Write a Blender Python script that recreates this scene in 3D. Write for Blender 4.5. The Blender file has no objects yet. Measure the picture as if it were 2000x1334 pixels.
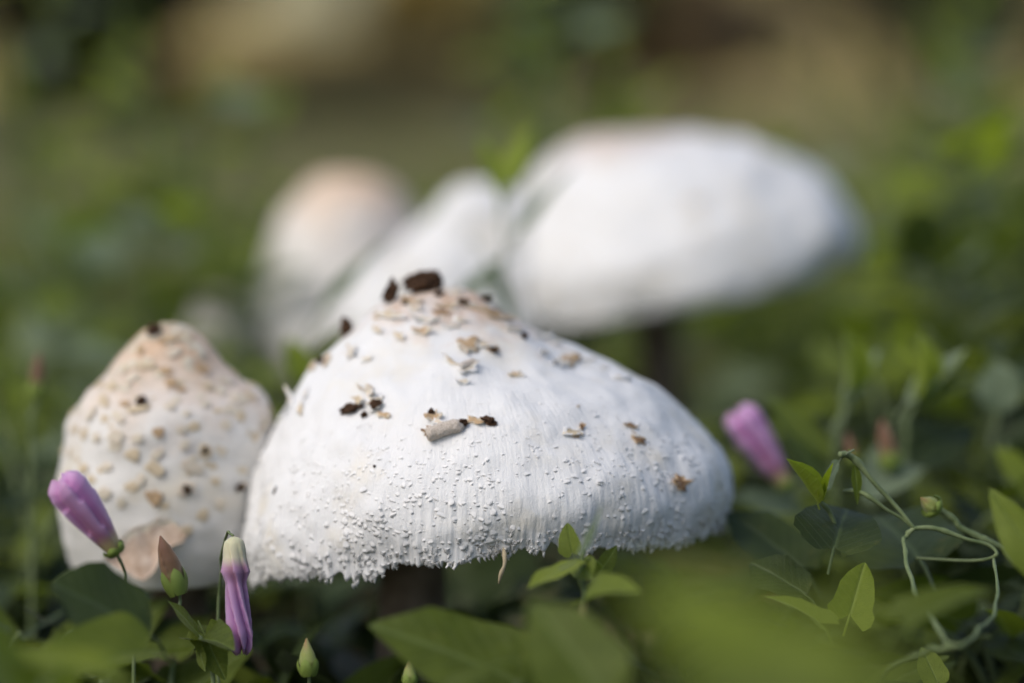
import bpy, math, random
import numpy as np
from mathutils import Vector, Matrix
from mathutils.bvhtree import BVHTree

R = math.radians
SC = bpy.context.scene
COL = SC.collection
rng = np.random.default_rng(7)
random.seed(7)

# ------------------------------------------------------------------ camera
PITCH, CZ, FOC = R(5.3), 0.159, 100.0
LENS_BACK = 0.245                    # the lens stands this much further back than the distances below, which are counted from a point 0.368 m before the sharp rim
FOCUS = 0.368 + LENS_BACK
cam_d = bpy.data.cameras.new("camera"); cam = bpy.data.objects.new("camera", cam_d); COL.objects.link(cam)
cam.location = (0, 0, CZ); cam.rotation_euler = (R(90) - PITCH, 0, 0)
cam_d.lens = FOC; cam_d.sensor_width = 36.0; cam_d.clip_start = 0.01; cam_d.clip_end = 2000
cam_d.dof.use_dof = True; cam_d.dof.focus_distance = FOCUS; cam_d.dof.aperture_fstop = 4.2
cam_d.dof.aperture_blades = 9
SC.camera = cam
CP = Vector((0, 0, CZ)); FWD = Vector((0, math.cos(PITCH), -math.sin(PITCH))); UP = Vector((0, math.sin(PITCH), math.cos(PITCH)))
K = 36.0 / 2000 / FOC
def ray(px, py): return FWD + Vector((1, 0, 0)) * ((px - 1000) * K) - UP * ((py - 667) * K)
def at(px, py, d): return CP + ray(px, py) * (d + LENS_BACK)          # a pixel of the photograph and a distance in metres -> a point
def ground_at(px, py):
    r = ray(px, py); return CP + r * (CZ / -r.z)

# ------------------------------------------------------------------ sky, sun, exposure
SUN_EL, SUN_AZ = R(48), R(-128)      # azimuth from +Y (into the picture), clockwise: the soft light comes over the photographer's shoulder
world = bpy.data.worlds.new("World"); SC.world = world; world.use_nodes = True
nt = world.node_tree; nt.nodes.clear()
sky = nt.nodes.new("ShaderNodeTexSky"); sky.sky_type = 'NISHITA'; sky.sun_disc = False
sky.sun_elevation = SUN_EL; sky.sun_rotation = SUN_AZ
sky.air_density = 1.0; sky.dust_density = 3.0; sky.ozone_density = 1.0
bg = nt.nodes.new("ShaderNodeBackground"); bg.inputs[1].default_value = 0.135
wo = nt.nodes.new("ShaderNodeOutputWorld")
nt.links.new(sky.outputs[0], bg.inputs[0]); nt.links.new(bg.outputs[0], wo.inputs[0])
sun_d = bpy.data.lights.new("sun", 'SUN'); sun_d.energy = 1.35; sun_d.angle = R(30); sun_d.color = (1.0, 0.965, 0.915)
sun = bpy.data.objects.new("sun", sun_d); COL.objects.link(sun)
sdir = Vector((math.sin(SUN_AZ) * math.cos(SUN_EL), math.cos(SUN_AZ) * math.cos(SUN_EL), math.sin(SUN_EL)))
sun.rotation_euler = sdir.to_track_quat('Z', 'Y').to_euler()
SC.view_settings.view_transform = 'Standard'; SC.view_settings.look = 'None'
SC.view_settings.exposure = 0.10; SC.view_settings.gamma = 1.0; SC.view_settings.use_curve_mapping = False
SC.render.engine = 'CYCLES'
SC.cycles.use_denoising = True; SC.cycles.max_bounces = 8; SC.cycles.transparent_max_bounces = 8
SC.cycles.sample_clamp_indirect = 6.0

# ------------------------------------------------------------------ materials
def nodes_of(m): return m.node_tree.nodes, m.node_tree.links
def new_mat(name):
    m = bpy.data.materials.new(name); m.use_nodes = True
    return m, m.node_tree.nodes, m.node_tree.links, m.node_tree.nodes["Principled BSDF"]
def ramp(N, stops, interp='LINEAR'):
    r = N.new("ShaderNodeValToRGB"); e = r.color_ramp.elements; r.color_ramp.interpolation = interp
    while len(e) < len(stops): e.new(0.5)
    for k, (p, c) in enumerate(stops):
        e[k].position = p; e[k].color = (*c, 1) if len(c) == 3 else c
    return r
def mixc(N, L, fac, a, b, mode='MIX'):
    n = N.new("ShaderNodeMix"); n.data_type = 'RGBA'; n.blend_type = mode
    for sock, v in ((n.inputs[0], fac), (n.inputs[6], a), (n.inputs[7], b)):
        if hasattr(v, 'is_linked') or hasattr(v, 'links'): L.new(v, sock)
        elif isinstance(v, (int, float)): sock.default_value = v
        else: sock.default_value = (*v, 1)
    return n.outputs[2]
def noise(N, L, vec, scale, detail=4, rough=0.55):
    n = N.new("ShaderNodeTexNoise"); n.inputs['Scale'].default_value = scale; n.inputs['Detail'].default_value = detail
    n.inputs['Roughness'].default_value = rough
    if vec is not None: L.new(vec, n.inputs['Vector'])
    return n
def mapping(N, L, vec, scale):
    n = N.new("ShaderNodeMapping"); n.inputs['Scale'].default_value = scale; L.new(vec, n.inputs['Vector']); return n.outputs[0]
def math_(N, L, op, a, b=None):
    n = N.new("ShaderNodeMath"); n.operation = op
    for i, v in enumerate((a, b)):
        if v is None: continue
        if isinstance(v, (int, float)): n.inputs[i].default_value = v
        else: L.new(v, n.inputs[i])
    return n.outputs[0]

def cap_material(name, white, tan, tan_hi, tan_lo, mottling, fibre):
    """white fibrous cap skin; tan skin left round the peak (v = 0 peak, 1 rim), broken into patches"""
    m, N, L, P = new_mat(name)
    uv = N.new("ShaderNodeUVMap"); uv.uv_map = "UVMap"
    sep = N.new("ShaderNodeSeparateXYZ"); L.new(uv.outputs[0], sep.inputs[0])
    tc = N.new("ShaderNodeTexCoord")
    n1 = noise(N, L, tc.outputs['Object'], mottling, 5, 0.6)
    v = math_(N, L, 'ADD', sep.outputs[1], math_(N, L, 'MULTIPLY', math_(N, L, 'SUBTRACT', n1.outputs[0], 0.5), 0.55))
    r1 = ramp(N, [(max(tan_hi, 0.001), (1, 1, 1)), (tan_lo, (0, 0, 0))]); L.new(v, r1.inputs[0])
    n2 = noise(N, L, tc.outputs['Object'], 420, 3, 0.6)
    c1 = mixc(N, L, n2.outputs[0], tan, tuple(min(1, x * 1.35) for x in tan))
    # faint cream and grey drift over the white
    n3 = noise(N, L, tc.outputs['Object'], 60, 4, 0.55)
    r3 = ramp(N, [(0.28, (white[0] * 0.95, white[1] * 0.90, white[2] * 0.80)), (0.46, tuple(x * 0.97 for x in white)), (0.7, white)]); L.new(n3.outputs[0], r3.inputs[0])
    col = mixc(N, L, r1.outputs[0], r3.outputs[0], c1)
    L.new(col, P.inputs['Base Color'])
    P.inputs['Roughness'].default_value = 0.62
    P.inputs['Specular IOR Level'].default_value = 0.35
    P.inputs['Subsurface Weight'].default_value = 0.25
    P.inputs['Subsurface Radius'].default_value = (1.0, 0.95, 0.9)
    P.inputs['Subsurface Scale'].default_value = 0.0018
    # fibres run down the slope, grain glints
    f1 = noise(N, L, mapping(N, L, uv.outputs[0], (fibre, 26, 1)), 1.0, 3, 0.6)
    f2 = noise(N, L, tc.outputs['Object'], 2600, 2, 0.6)
    f3 = noise(N, L, tc.outputs['Object'], 700, 3, 0.6)
    h = math_(N, L, 'ADD', math_(N, L, 'MULTIPLY', f1.outputs[0], 0.7), math_(N, L, 'ADD', math_(N, L, 'MULTIPLY', f2.outputs[0], 0.35), math_(N, L, 'MULTIPLY', f3.outputs[0], 0.5)))
    b = N.new("ShaderNodeBump"); b.inputs['Strength'].default_value = 0.55; b.inputs['Distance'].default_value = 0.0005
    L.new(h, b.inputs['Height']); L.new(b.outputs[0], P.inputs['Normal'])
    return m

def simple(name, stops, scale=200, rough=0.75, bump=0.4, dist=0.0004, spec=0.3, sss=0.0, detail=5):
    m, N, L, P = new_mat(name)
    tc = N.new("ShaderNodeTexCoord"); oi = N.new("ShaderNodeObjectInfo")
    add = N.new("ShaderNodeVectorMath"); add.operation = 'ADD'
    L.new(tc.outputs['Object'], add.inputs[0]); L.new(oi.outputs['Random'], add.inputs[1])
    n = noise(N, L, add.outputs[0], scale, detail, 0.62)
    r = ramp(N, stops); L.new(n.outputs[0], r.inputs[0]); L.new(r.outputs[0], P.inputs['Base Color'])
    P.inputs['Roughness'].default_value = rough; P.inputs['Specular IOR Level'].default_value = spec
    if sss:
        P.inputs['Subsurface Weight'].default_value = sss; P.inputs['Subsurface Scale'].default_value = 0.001
    b = N.new("ShaderNodeBump"); b.inputs['Strength'].default_value = bump; b.inputs['Distance'].default_value = dist
    L.new(n.outputs[0], b.inputs['Height']); L.new(b.outputs[0], P.inputs['Normal'])
    return m

def leaf_material(name, c_lo, c_hi, c_vein, trans=0.35, rough=0.5, trans_tint=(1.5, 1.6, 0.5)):
    m, N, L, P = new_mat(name)
    uv = N.new("ShaderNodeUVMap"); uv.uv_map = "UVMap"
    sep = N.new("ShaderNodeSeparateXYZ"); L.new(uv.outputs[0], sep.inputs[0])
    oi = N.new("ShaderNodeObjectInfo"); tc = N.new("ShaderNodeTexCoord")
    n = noise(N, L, tc.outputs['Object'], 5, 4, 0.6)
    f = math_(N, L, 'ADD', math_(N, L, 'MULTIPLY', n.outputs[0], 0.6), math_(N, L, 'MULTIPLY', oi.outputs['Random'], 0.5))
    r = ramp(N, [(0.25, c_lo), (0.8, c_hi)]); L.new(f, r.inputs[0])
    # midrib and side veins: |u| distance and slanted repeats
    au = math_(N, L, 'ABSOLUTE', sep.outputs[0])
    mid = ramp(N, [(0.0, (1, 1, 1)), (0.035, (0, 0, 0))]); L.new(au, mid.inputs[0])
    sl = math_(N, L, 'SUBTRACT', sep.outputs[1], math_(N, L, 'MULTIPLY', au, 0.9))
    fr = math_(N, L, 'ABSOLUTE', math_(N, L, 'SUBTRACT', math_(N, L, 'FRACT', math_(N, L, 'MULTIPLY', sl, 7.0)), 0.5))
    side = ramp(N, [(0.0, (0.4, 0.4, 0.4)), (0.09, (0, 0, 0))]); L.new(fr, side.inputs[0])
    vein = math_(N, L, 'MAXIMUM', mid.outputs[0], side.outputs[0])
    col = mixc(N, L, math_(N, L, 'MULTIPLY', vein, 0.55), r.outputs[0], c_vein)
    n4 = noise(N, L, tc.outputs['Object'], 9, 5, 0.7); rs = ramp(N, [(0.62, (0, 0, 0)), (0.70, (0.75, 0.75, 0.75))]); L.new(n4.outputs[0], rs.inputs[0])
    col = mixc(N, L, rs.outputs[0], col, tuple(a_ * 0.5 + b_ for a_, b_ in zip(c_hi, (0.09, 0.07, 0.02))))     # yellowed spots
    n5 = noise(N, L, tc.outputs['Object'], 34, 3, 0.6); rb = ramp(N, [(0.69, (0, 0, 0)), (0.72, (0.8, 0.8, 0.8))]); L.new(n5.outputs[0], rb.inputs[0])
    col = mixc(N, L, rb.outputs[0], col, (0.07, 0.045, 0.02))
    L.new(col, P.inputs['Base Color'])
    P.inputs['Roughness'].default_value = rough; P.inputs['Specular IOR Level'].default_value = 0.22
    P.inputs['Sheen Weight'].default_value = 0.04; P.inputs['Sheen Roughness'].default_value = 0.5
    n2 = noise(N, L, tc.outputs['Object'], 26, 3, 0.6)
    b = N.new("ShaderNodeBump"); b.inputs['Strength'].default_value = 0.5; b.inputs['Distance'].default_value = 0.0006
    hh = math_(N, L, 'SUBTRACT', math_(N, L, 'MULTIPLY', n2.outputs[0], 0.7), math_(N, L, 'MULTIPLY', vein, 0.6))
    L.new(hh, b.inputs['Height']); L.new(b.outputs[0], P.inputs['Normal'])
    T = N.new("ShaderNodeBsdfTranslucent")
    L.new(mixc(N, L, 1.0, col, trans_tint, 'MULTIPLY'), T.inputs['Color']); L.new(b.outputs[0], T.inputs['Normal'])
    mx = N.new("ShaderNodeMixShader"); mx.inputs[0].default_value = trans
    L.new(P.outputs[0], mx.inputs[1]); L.new(T.outputs[0], mx.inputs[2])
    L.new(mx.outputs[0], N["Material Output"].inputs['Surface'])
    return m

WHITE = (0.80, 0.80, 0.79)
M = {}
M['cap_front'] = cap_material("cap_skin_white", WHITE, (0.54, 0.39, 0.28), 0.03, 0.30, 130, 900)
M['cap_bell'] = cap_material("cap_skin_bell", (0.78, 0.76, 0.72), (0.58, 0.42, 0.29), 0.10, 0.52, 90, 500)
M['cap_back'] = cap_material("cap_skin_back", (0.79, 0.79, 0.78), (0.50, 0.37, 0.29), 0.04, 0.38, 60, 300)
M['cap_plain'] = cap_material('cap_skin_plain', (0.80, 0.80, 0.79), (0.58, 0.48, 0.40), 0.01, 0.12, 60, 300)
M['flesh'] = simple("flesh", [(0.3, (0.70, 0.69, 0.66)), (0.7, (0.80, 0.80, 0.78))], 500, 0.7, 0.3, 0.0003)
M['fleck'] = simple("white_scale", [(0.3, (0.80, 0.79, 0.77)), (0.7, (0.86, 0.855, 0.845))], 900, 0.6, 0.4, 0.0002, sss=0.0)
M['gills'] = simple("gill_flesh", [(0.3, (0.30, 0.27, 0.22)), (0.7, (0.42, 0.40, 0.33))], 300, 0.8)
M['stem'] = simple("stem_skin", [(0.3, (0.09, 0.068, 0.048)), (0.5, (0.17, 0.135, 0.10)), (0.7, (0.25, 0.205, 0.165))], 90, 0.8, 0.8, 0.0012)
M['tan'] = simple("tan_scale", [(0.3, (0.38, 0.24, 0.12)), (0.55, (0.60, 0.43, 0.26)), (0.75, (0.72, 0.60, 0.44))], 420, 0.8, 0.5, 0.0004)
M['brown'] = simple("brown_scale", [(0.3, (0.09, 0.05, 0.028)), (0.52, (0.27, 0.155, 0.08)), (0.72, (0.52, 0.36, 0.22))], 600, 0.85, 0.6, 0.0004)
M['cream'] = simple("cream_scale", [(0.3, (0.60, 0.49, 0.34)), (0.6, (0.74, 0.68, 0.57)), (0.8, (0.80, 0.77, 0.70))], 380, 0.75, 0.4, 0.0003, sss=0.1)
M['palescale'] = simple("pale_tan_scale", [(0.3, (0.56, 0.44, 0.28)), (0.6, (0.66, 0.56, 0.40)), (0.8, (0.76, 0.70, 0.60))], 350, 0.8, 0.4, 0.0003)
M['greyscale'] = simple("grey_fragment", [(0.3, (0.34, 0.28, 0.22)), (0.5, (0.56, 0.49, 0.42)), (0.7, (0.70, 0.64, 0.57))], 26, 0.85, 0.7, 0.0003)
M['crumb'] = simple("soil_crumb", [(0.35, (0.022, 0.013, 0.009)), (0.52, (0.075, 0.043, 0.026)), (0.68, (0.17, 0.10, 0.06))], 5, 0.95, 0.9, 0.0006, spec=0.1)
M['stemgreen'] = simple("vine_stem", [(0.3, (0.085, 0.125, 0.045)), (0.7, (0.19, 0.235, 0.11))], 240, 0.55)
M['calyx'] = simple("calyx_green", [(0.3, (0.12, 0.19, 0.03)), (0.7, (0.26, 0.33, 0.07))], 260, 0.5)
M['straw'] = simple("dry_straw", [(0.3, (0.28, 0.22, 0.13)), (0.7, (0.42, 0.36, 0.24))], 200, 0.8)
M['litter'] = simple("dead_leaf", [(0.3, (0.045, 0.026, 0.017)), (0.7, (0.13, 0.08, 0.05))], 90, 0.85)
M['leaf_mid'] = leaf_material("leaf_mid_green", (0.068, 0.096, 0.012), (0.160, 0.206, 0.028), (0.20, 0.26, 0.09))
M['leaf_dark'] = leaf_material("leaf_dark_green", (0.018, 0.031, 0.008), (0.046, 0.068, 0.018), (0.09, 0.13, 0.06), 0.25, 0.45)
M['leaf_lime'] = leaf_material("leaf_lime", (0.165, 0.22, 0.020), (0.29, 0.35, 0.045), (0.31, 0.37, 0.11), 0.45)
M['leaf_grey'] = leaf_material("leaf_grey_green", (0.11, 0.155, 0.085), (0.21, 0.265, 0.165), (0.25, 0.30, 0.20), 0.3, 0.5, (1.2, 1.3, 0.8))
LEAFKEYS = ['leaf_mid', 'leaf_dark', 'leaf_lime', 'leaf_grey']

def petal_material(name, stops, stripe, tint=(0.30, 0.12, 0.26)):
    m, N, L, P = new_mat(name)
    uv = N.new("ShaderNodeUVMap"); uv.uv_map = "UVMap"
    sep = N.new("ShaderNodeSeparateXYZ"); L.new(uv.outputs[0], sep.inputs[0])
    r = ramp(N, stops); L.new(sep.outputs[1], r.inputs[0])
    s = ramp(N, [(0.35, (0, 0, 0)), (0.8, (1, 1, 1))])
    L.new(sep.outputs[0], s.inputs[0])
    tc = N.new("ShaderNodeTexCoord"); n = noise(N, L, mapping(N, L, uv.outputs[0], (22, 4, 1)), 1.0, 4, 0.6)
    gate = ramp(N, [(0.18, (0, 0, 0)), (0.35, (1, 1, 1))]); L.new(sep.outputs[1], gate.inputs[0])
    f = math_(N, L, 'MULTIPLY', math_(N, L, 'MULTIPLY', s.outputs[0], gate.outputs[0]), 0.75)
    c = mixc(N, L, f, r.outputs[0], stripe)
    c = mixc(N, L, math_(N, L, 'MULTIPLY', n.outputs[0], 0.3), c, tint)
    L.new(c, P.inputs['Base Color']); P.inputs['Roughness'].default_value = 0.5
    P.inputs['Subsurface Weight'].default_value = 0.15; P.inputs['Subsurface Scale'].default_value = 0.001
    P.inputs['Sheen Weight'].default_value = 0.2
    b = N.new("ShaderNodeBump"); b.inputs['Strength'].default_value = 0.35; b.inputs['Distance'].default_value = 0.0004
    L.new(n.outputs[0], b.inputs['Height']); L.new(b.outputs[0], P.inputs['Normal'])
    return m
M['petal'] = petal_material("petal_mauve", [(0.0, (0.42, 0.40, 0.10)), (0.12, (0.40, 0.33, 0.13)), (0.26, (0.30, 0.11, 0.19)), (0.6, (0.40, 0.145, 0.35)), (1.0, (0.50, 0.21, 0.47))], (0.60, 0.38, 0.62))
M['withered'] = petal_material("petal_withered", [(0.0, (0.62, 0.64, 0.36)), (0.18, (0.64, 0.62, 0.40)), (0.27, (0.30, 0.15, 0.21)), (0.6, (0.29, 0.125, 0.31)), (1.0, (0.38, 0.15, 0.36))], (0.50, 0.31, 0.52))
M['bud'] = petal_material("bud_russet", [(0.0, (0.20, 0.26, 0.05)), (0.2, (0.22, 0.24, 0.05)), (0.42, (0.14, 0.075, 0.03)), (1.0, (0.17, 0.06, 0.03))], (0.23, 0.125, 0.055), (0.10, 0.05, 0.02))
M['budgreen'] = petal_material("bud_green", [(0.0, (0.18, 0.25, 0.05)), (0.6, (0.24, 0.28, 0.06)), (0.85, (0.26, 0.17, 0.06)), (1.0, (0.24, 0.11, 0.04))], (0.27, 0.31, 0.08), (0.12, 0.15, 0.03))

# ------------------------------------------------------------------ mesh helpers
def link(o, parent=None):
    COL.objects.link(o)
    if parent is not None: o.parent = parent
    return o
def mesh_from(name, V, F, mat, uv=None, smooth=True):
    """V (n,3) array, F (m,3|4) int array or list of face arrays"""
    me = bpy.data.meshes.new(name)
    V = np.asarray(V, np.float32)
    Fs = F if isinstance(F, (list, tuple)) and len(F) and isinstance(F[0], np.ndarray) else [np.asarray(F, np.int32)]
    loops = np.concatenate([f.ravel() for f in Fs]).astype(np.int32)
    tot = np.concatenate([np.full(len(f), f.shape[1], np.int32) for f in Fs])
    start = np.concatenate([[0], np.cumsum(tot)[:-1]]).astype(np.int32)
    me.vertices.add(len(V)); me.vertices.foreach_set("co", V.ravel())
    me.loops.add(len(loops)); me.loops.foreach_set("vertex_index", loops)
    me.polygons.add(len(tot)); me.polygons.foreach_set("loop_start", start); me.polygons.foreach_set("loop_total", tot)
    if uv is not None:
        l = me.uv_layers.new(name="UVMap"); l.data.foreach_set("uv", np.asarray(uv, np.float32)[loops].ravel())
    me.polygons.foreach_set("use_smooth", np.full(len(tot), smooth))
    me.materials.append(mat); me.update(calc_edges=True); me.validate()
    return me
def obj(name, me, parent=None, loc=None, mat=None):
    o = bpy.data.objects.new(name, me)
    if mat is not None: o.matrix_local = mat
    if loc is not None: o.location = loc
    return link(o, parent)
def empty(name, loc):
    o = bpy.data.objects.new(name, None); o.location = loc; o.empty_display_size = 0.01; return link(o)
def tag(o, label=None, cat=None, group=None, kind=None):
    for k, v in (('label', label), ('category', cat), ('group', group), ('kind', kind)):
        if v: o[k] = v
    return o
def grid_faces(nu, nv, close_u=False):
    """nu columns (index i), nv rows (index j); vertex id = j*nu + i"""
    i = np.arange(nu if close_u else nu - 1); j = np.arange(nv - 1)
    I, J = np.meshgrid(i, j); I2 = (I + 1) % nu
    return np.stack([J * nu + I, J * nu + I2, (J + 1) * nu + I2, (J + 1) * nu + I], -1).reshape(-1, 4)

def _hash(ix, iy, iz, seed):
    h = (ix * 374761393 + iy * 668265263 + iz * 2147483647 + seed * 1274126177) & 0xFFFFFFFF
    h = ((h ^ (h >> 13)) * 1274126177) & 0xFFFFFFFF
    h = h ^ (h >> 16)
    return (h & 0xFFFFFF) / float(0xFFFFFF)
def vnoise(p, seed=0):
    p = np.asarray(p, np.float64); f = np.floor(p).astype(np.int64); t = p - f; t = t * t * (3 - 2 * t)
    out = 0
    for dx in (0, 1):
        for dy in (0, 1):
            for dz in (0, 1):
                w = (t[:, 0] if dx else 1 - t[:, 0]) * (t[:, 1] if dy else 1 - t[:, 1]) * (t[:, 2] if dz else 1 - t[:, 2])
                out = out + w * _hash(f[:, 0] + dx, f[:, 1] + dy, f[:, 2] + dz, seed)
    return out * 2 - 1
def fbm(p, seed=0, octs=3):
    s, a = 0, 1.0
    for o in range(octs): s = s + a * vnoise(np.asarray(p) * 2 ** o + 17.3 * o, seed + o); a *= 0.5
    return s

def tube(pts, radii, n=6, cap=True):
    """a round tube along points; returns V, F list, uv"""
    pts = np.asarray(pts, float); m = len(pts); radii = np.broadcast_to(np.asarray(radii, float), (m,))
    tan = np.gradient(pts, axis=0); tan /= np.linalg.norm(tan, axis=1)[:, None] + 1e-12
    ref = np.array([0.13, 0.37, 0.92]); a = np.cross(tan[0], ref)
    if np.linalg.norm(a) < 1e-3: a = np.cross(tan[0], [1, 0, 0])
    V = []
    for k in range(m):
        a = a - tan[k] * np.dot(a, tan[k]); a /= np.linalg.norm(a) + 1e-12
        b = np.cross(tan[k], a); th = np.arange(n) / n * 2 * np.pi
        V.append(pts[k] + radii[k] * (np.cos(th)[:, None] * a + np.sin(th)[:, None] * b))
    V = np.concatenate(V); F = [grid_faces(n, m, True)]
    uv = np.stack([np.tile(np.arange(n) / n, m), np.repeat(np.linspace(0, 1, m), n)], -1)
    if cap:
        V = np.concatenate([V, pts[:1], pts[-1:]]); uv = np.concatenate([uv, [[0, 0], [0, 1]]])
        i = np.arange(n); c0, c1 = m * n, m * n + 1
        F.append(np.stack([np.full(n, c0), (i + 1) % n, i], -1)); o = (m - 1) * n
        F.append(np.stack([np.full(n, c1), o + i, o + (i + 1) % n], -1))
    return V, F, uv
def smooth_path(ctrl, n):
    """Catmull-Rom through control points"""
    c = np.asarray([tuple(p) for p in ctrl], float)
    if len(c) == 2: return c[0] + (c[1] - c[0]) * np.linspace(0, 1, n)[:, None]
    P = np.concatenate([[2 * c[0] - c[1]], c, [2 * c[-1] - c[-2]]])
    out = []
    for s in np.linspace(0, len(c) - 1 - 1e-6, n):
        k = int(s); t = s - k; p0, p1, p2, p3 = P[k:k + 4]
        out.append(0.5 * ((2 * p1) + (-p0 + p2) * t + (2 * p0 - 5 * p1 + 4 * p2 - p3) * t * t + (-p0 + 3 * p1 - 3 * p2 + p3) * t ** 3))
    return np.array(out)

# ------------------------------------------------------------------ ground: one sheet out to the horizon
def ground_h(x, y):
    p = np.stack([x * 9, y * 9, x * 0], -1)
    near = np.exp(-(np.hypot(x, y) / 3.0) ** 2)
    return (fbm(p, 3, 4) * 0.006 - 0.006) * (0.25 + 0.75 * near)
def build_ground():
    g = np.concatenate([-np.geomspace(900, 1.3, 26), np.linspace(-1.2, 1.2, 150), np.geomspace(1.3, 900, 26)])
    h = np.concatenate([-np.geomspace(60, 0.4, 12), np.linspace(-0.3, 2.2, 160), np.geomspace(2.3, 1500, 34)])
    X, Y = np.meshgrid(g, h); x, y = X.ravel(), Y.ravel()
    V = np.stack([x, y, ground_h(x, y)], -1)
    m, N, L, P = new_mat("soil_and_litter")
    tc = N.new("ShaderNodeTexCoord")
    n1 = noise(N, L, tc.outputs['Object'], 55, 8, 0.65); n2 = noise(N, L, tc.outputs['Object'], 0.9, 4, 0.6); n3 = noise(N, L, tc.outputs['Object'], 6, 5, 0.6)
    soil = ramp(N, [(0.3, (0.045, 0.03, 0.02)), (0.55, (0.14, 0.10, 0.075)), (0.75, (0.25, 0.20, 0.15))]); L.new(n1.outputs[0], soil.inputs[0])
    moss = ramp(N, [(0.35, (0.14, 0.145, 0.055)), (0.7, (0.30, 0.29, 0.14))]); L.new(n3.outputs[0], moss.inputs[0])
    f = ramp(N, [(0.42, (0, 0, 0)), (0.6, (0.8, 0.8, 0.8))]); L.new(n2.outputs[0], f.inputs[0])
    L.new(mixc(N, L, f.outputs[0], soil.outputs[0], moss.outputs[0]), P.inputs['Base Color'])
    P.inputs['Roughness'].default_value = 0.95; P.inputs['Specular IOR Level'].default_value = 0.15
    b = N.new("ShaderNodeBump"); b.inputs['Strength'].default_value = 0.8; b.inputs['Distance'].default_value = 0.006
    L.new(n1.outputs[0], b.inputs['Height']); L.new(b.outputs[0], P.inputs['Normal'])
    o = obj("ground", mesh_from("ground", V, grid_faces(len(g), len(h)), m)); tag(o, "dark brown soil with moss and litter under the plants", None, None, 'structure')
build_ground()

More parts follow.
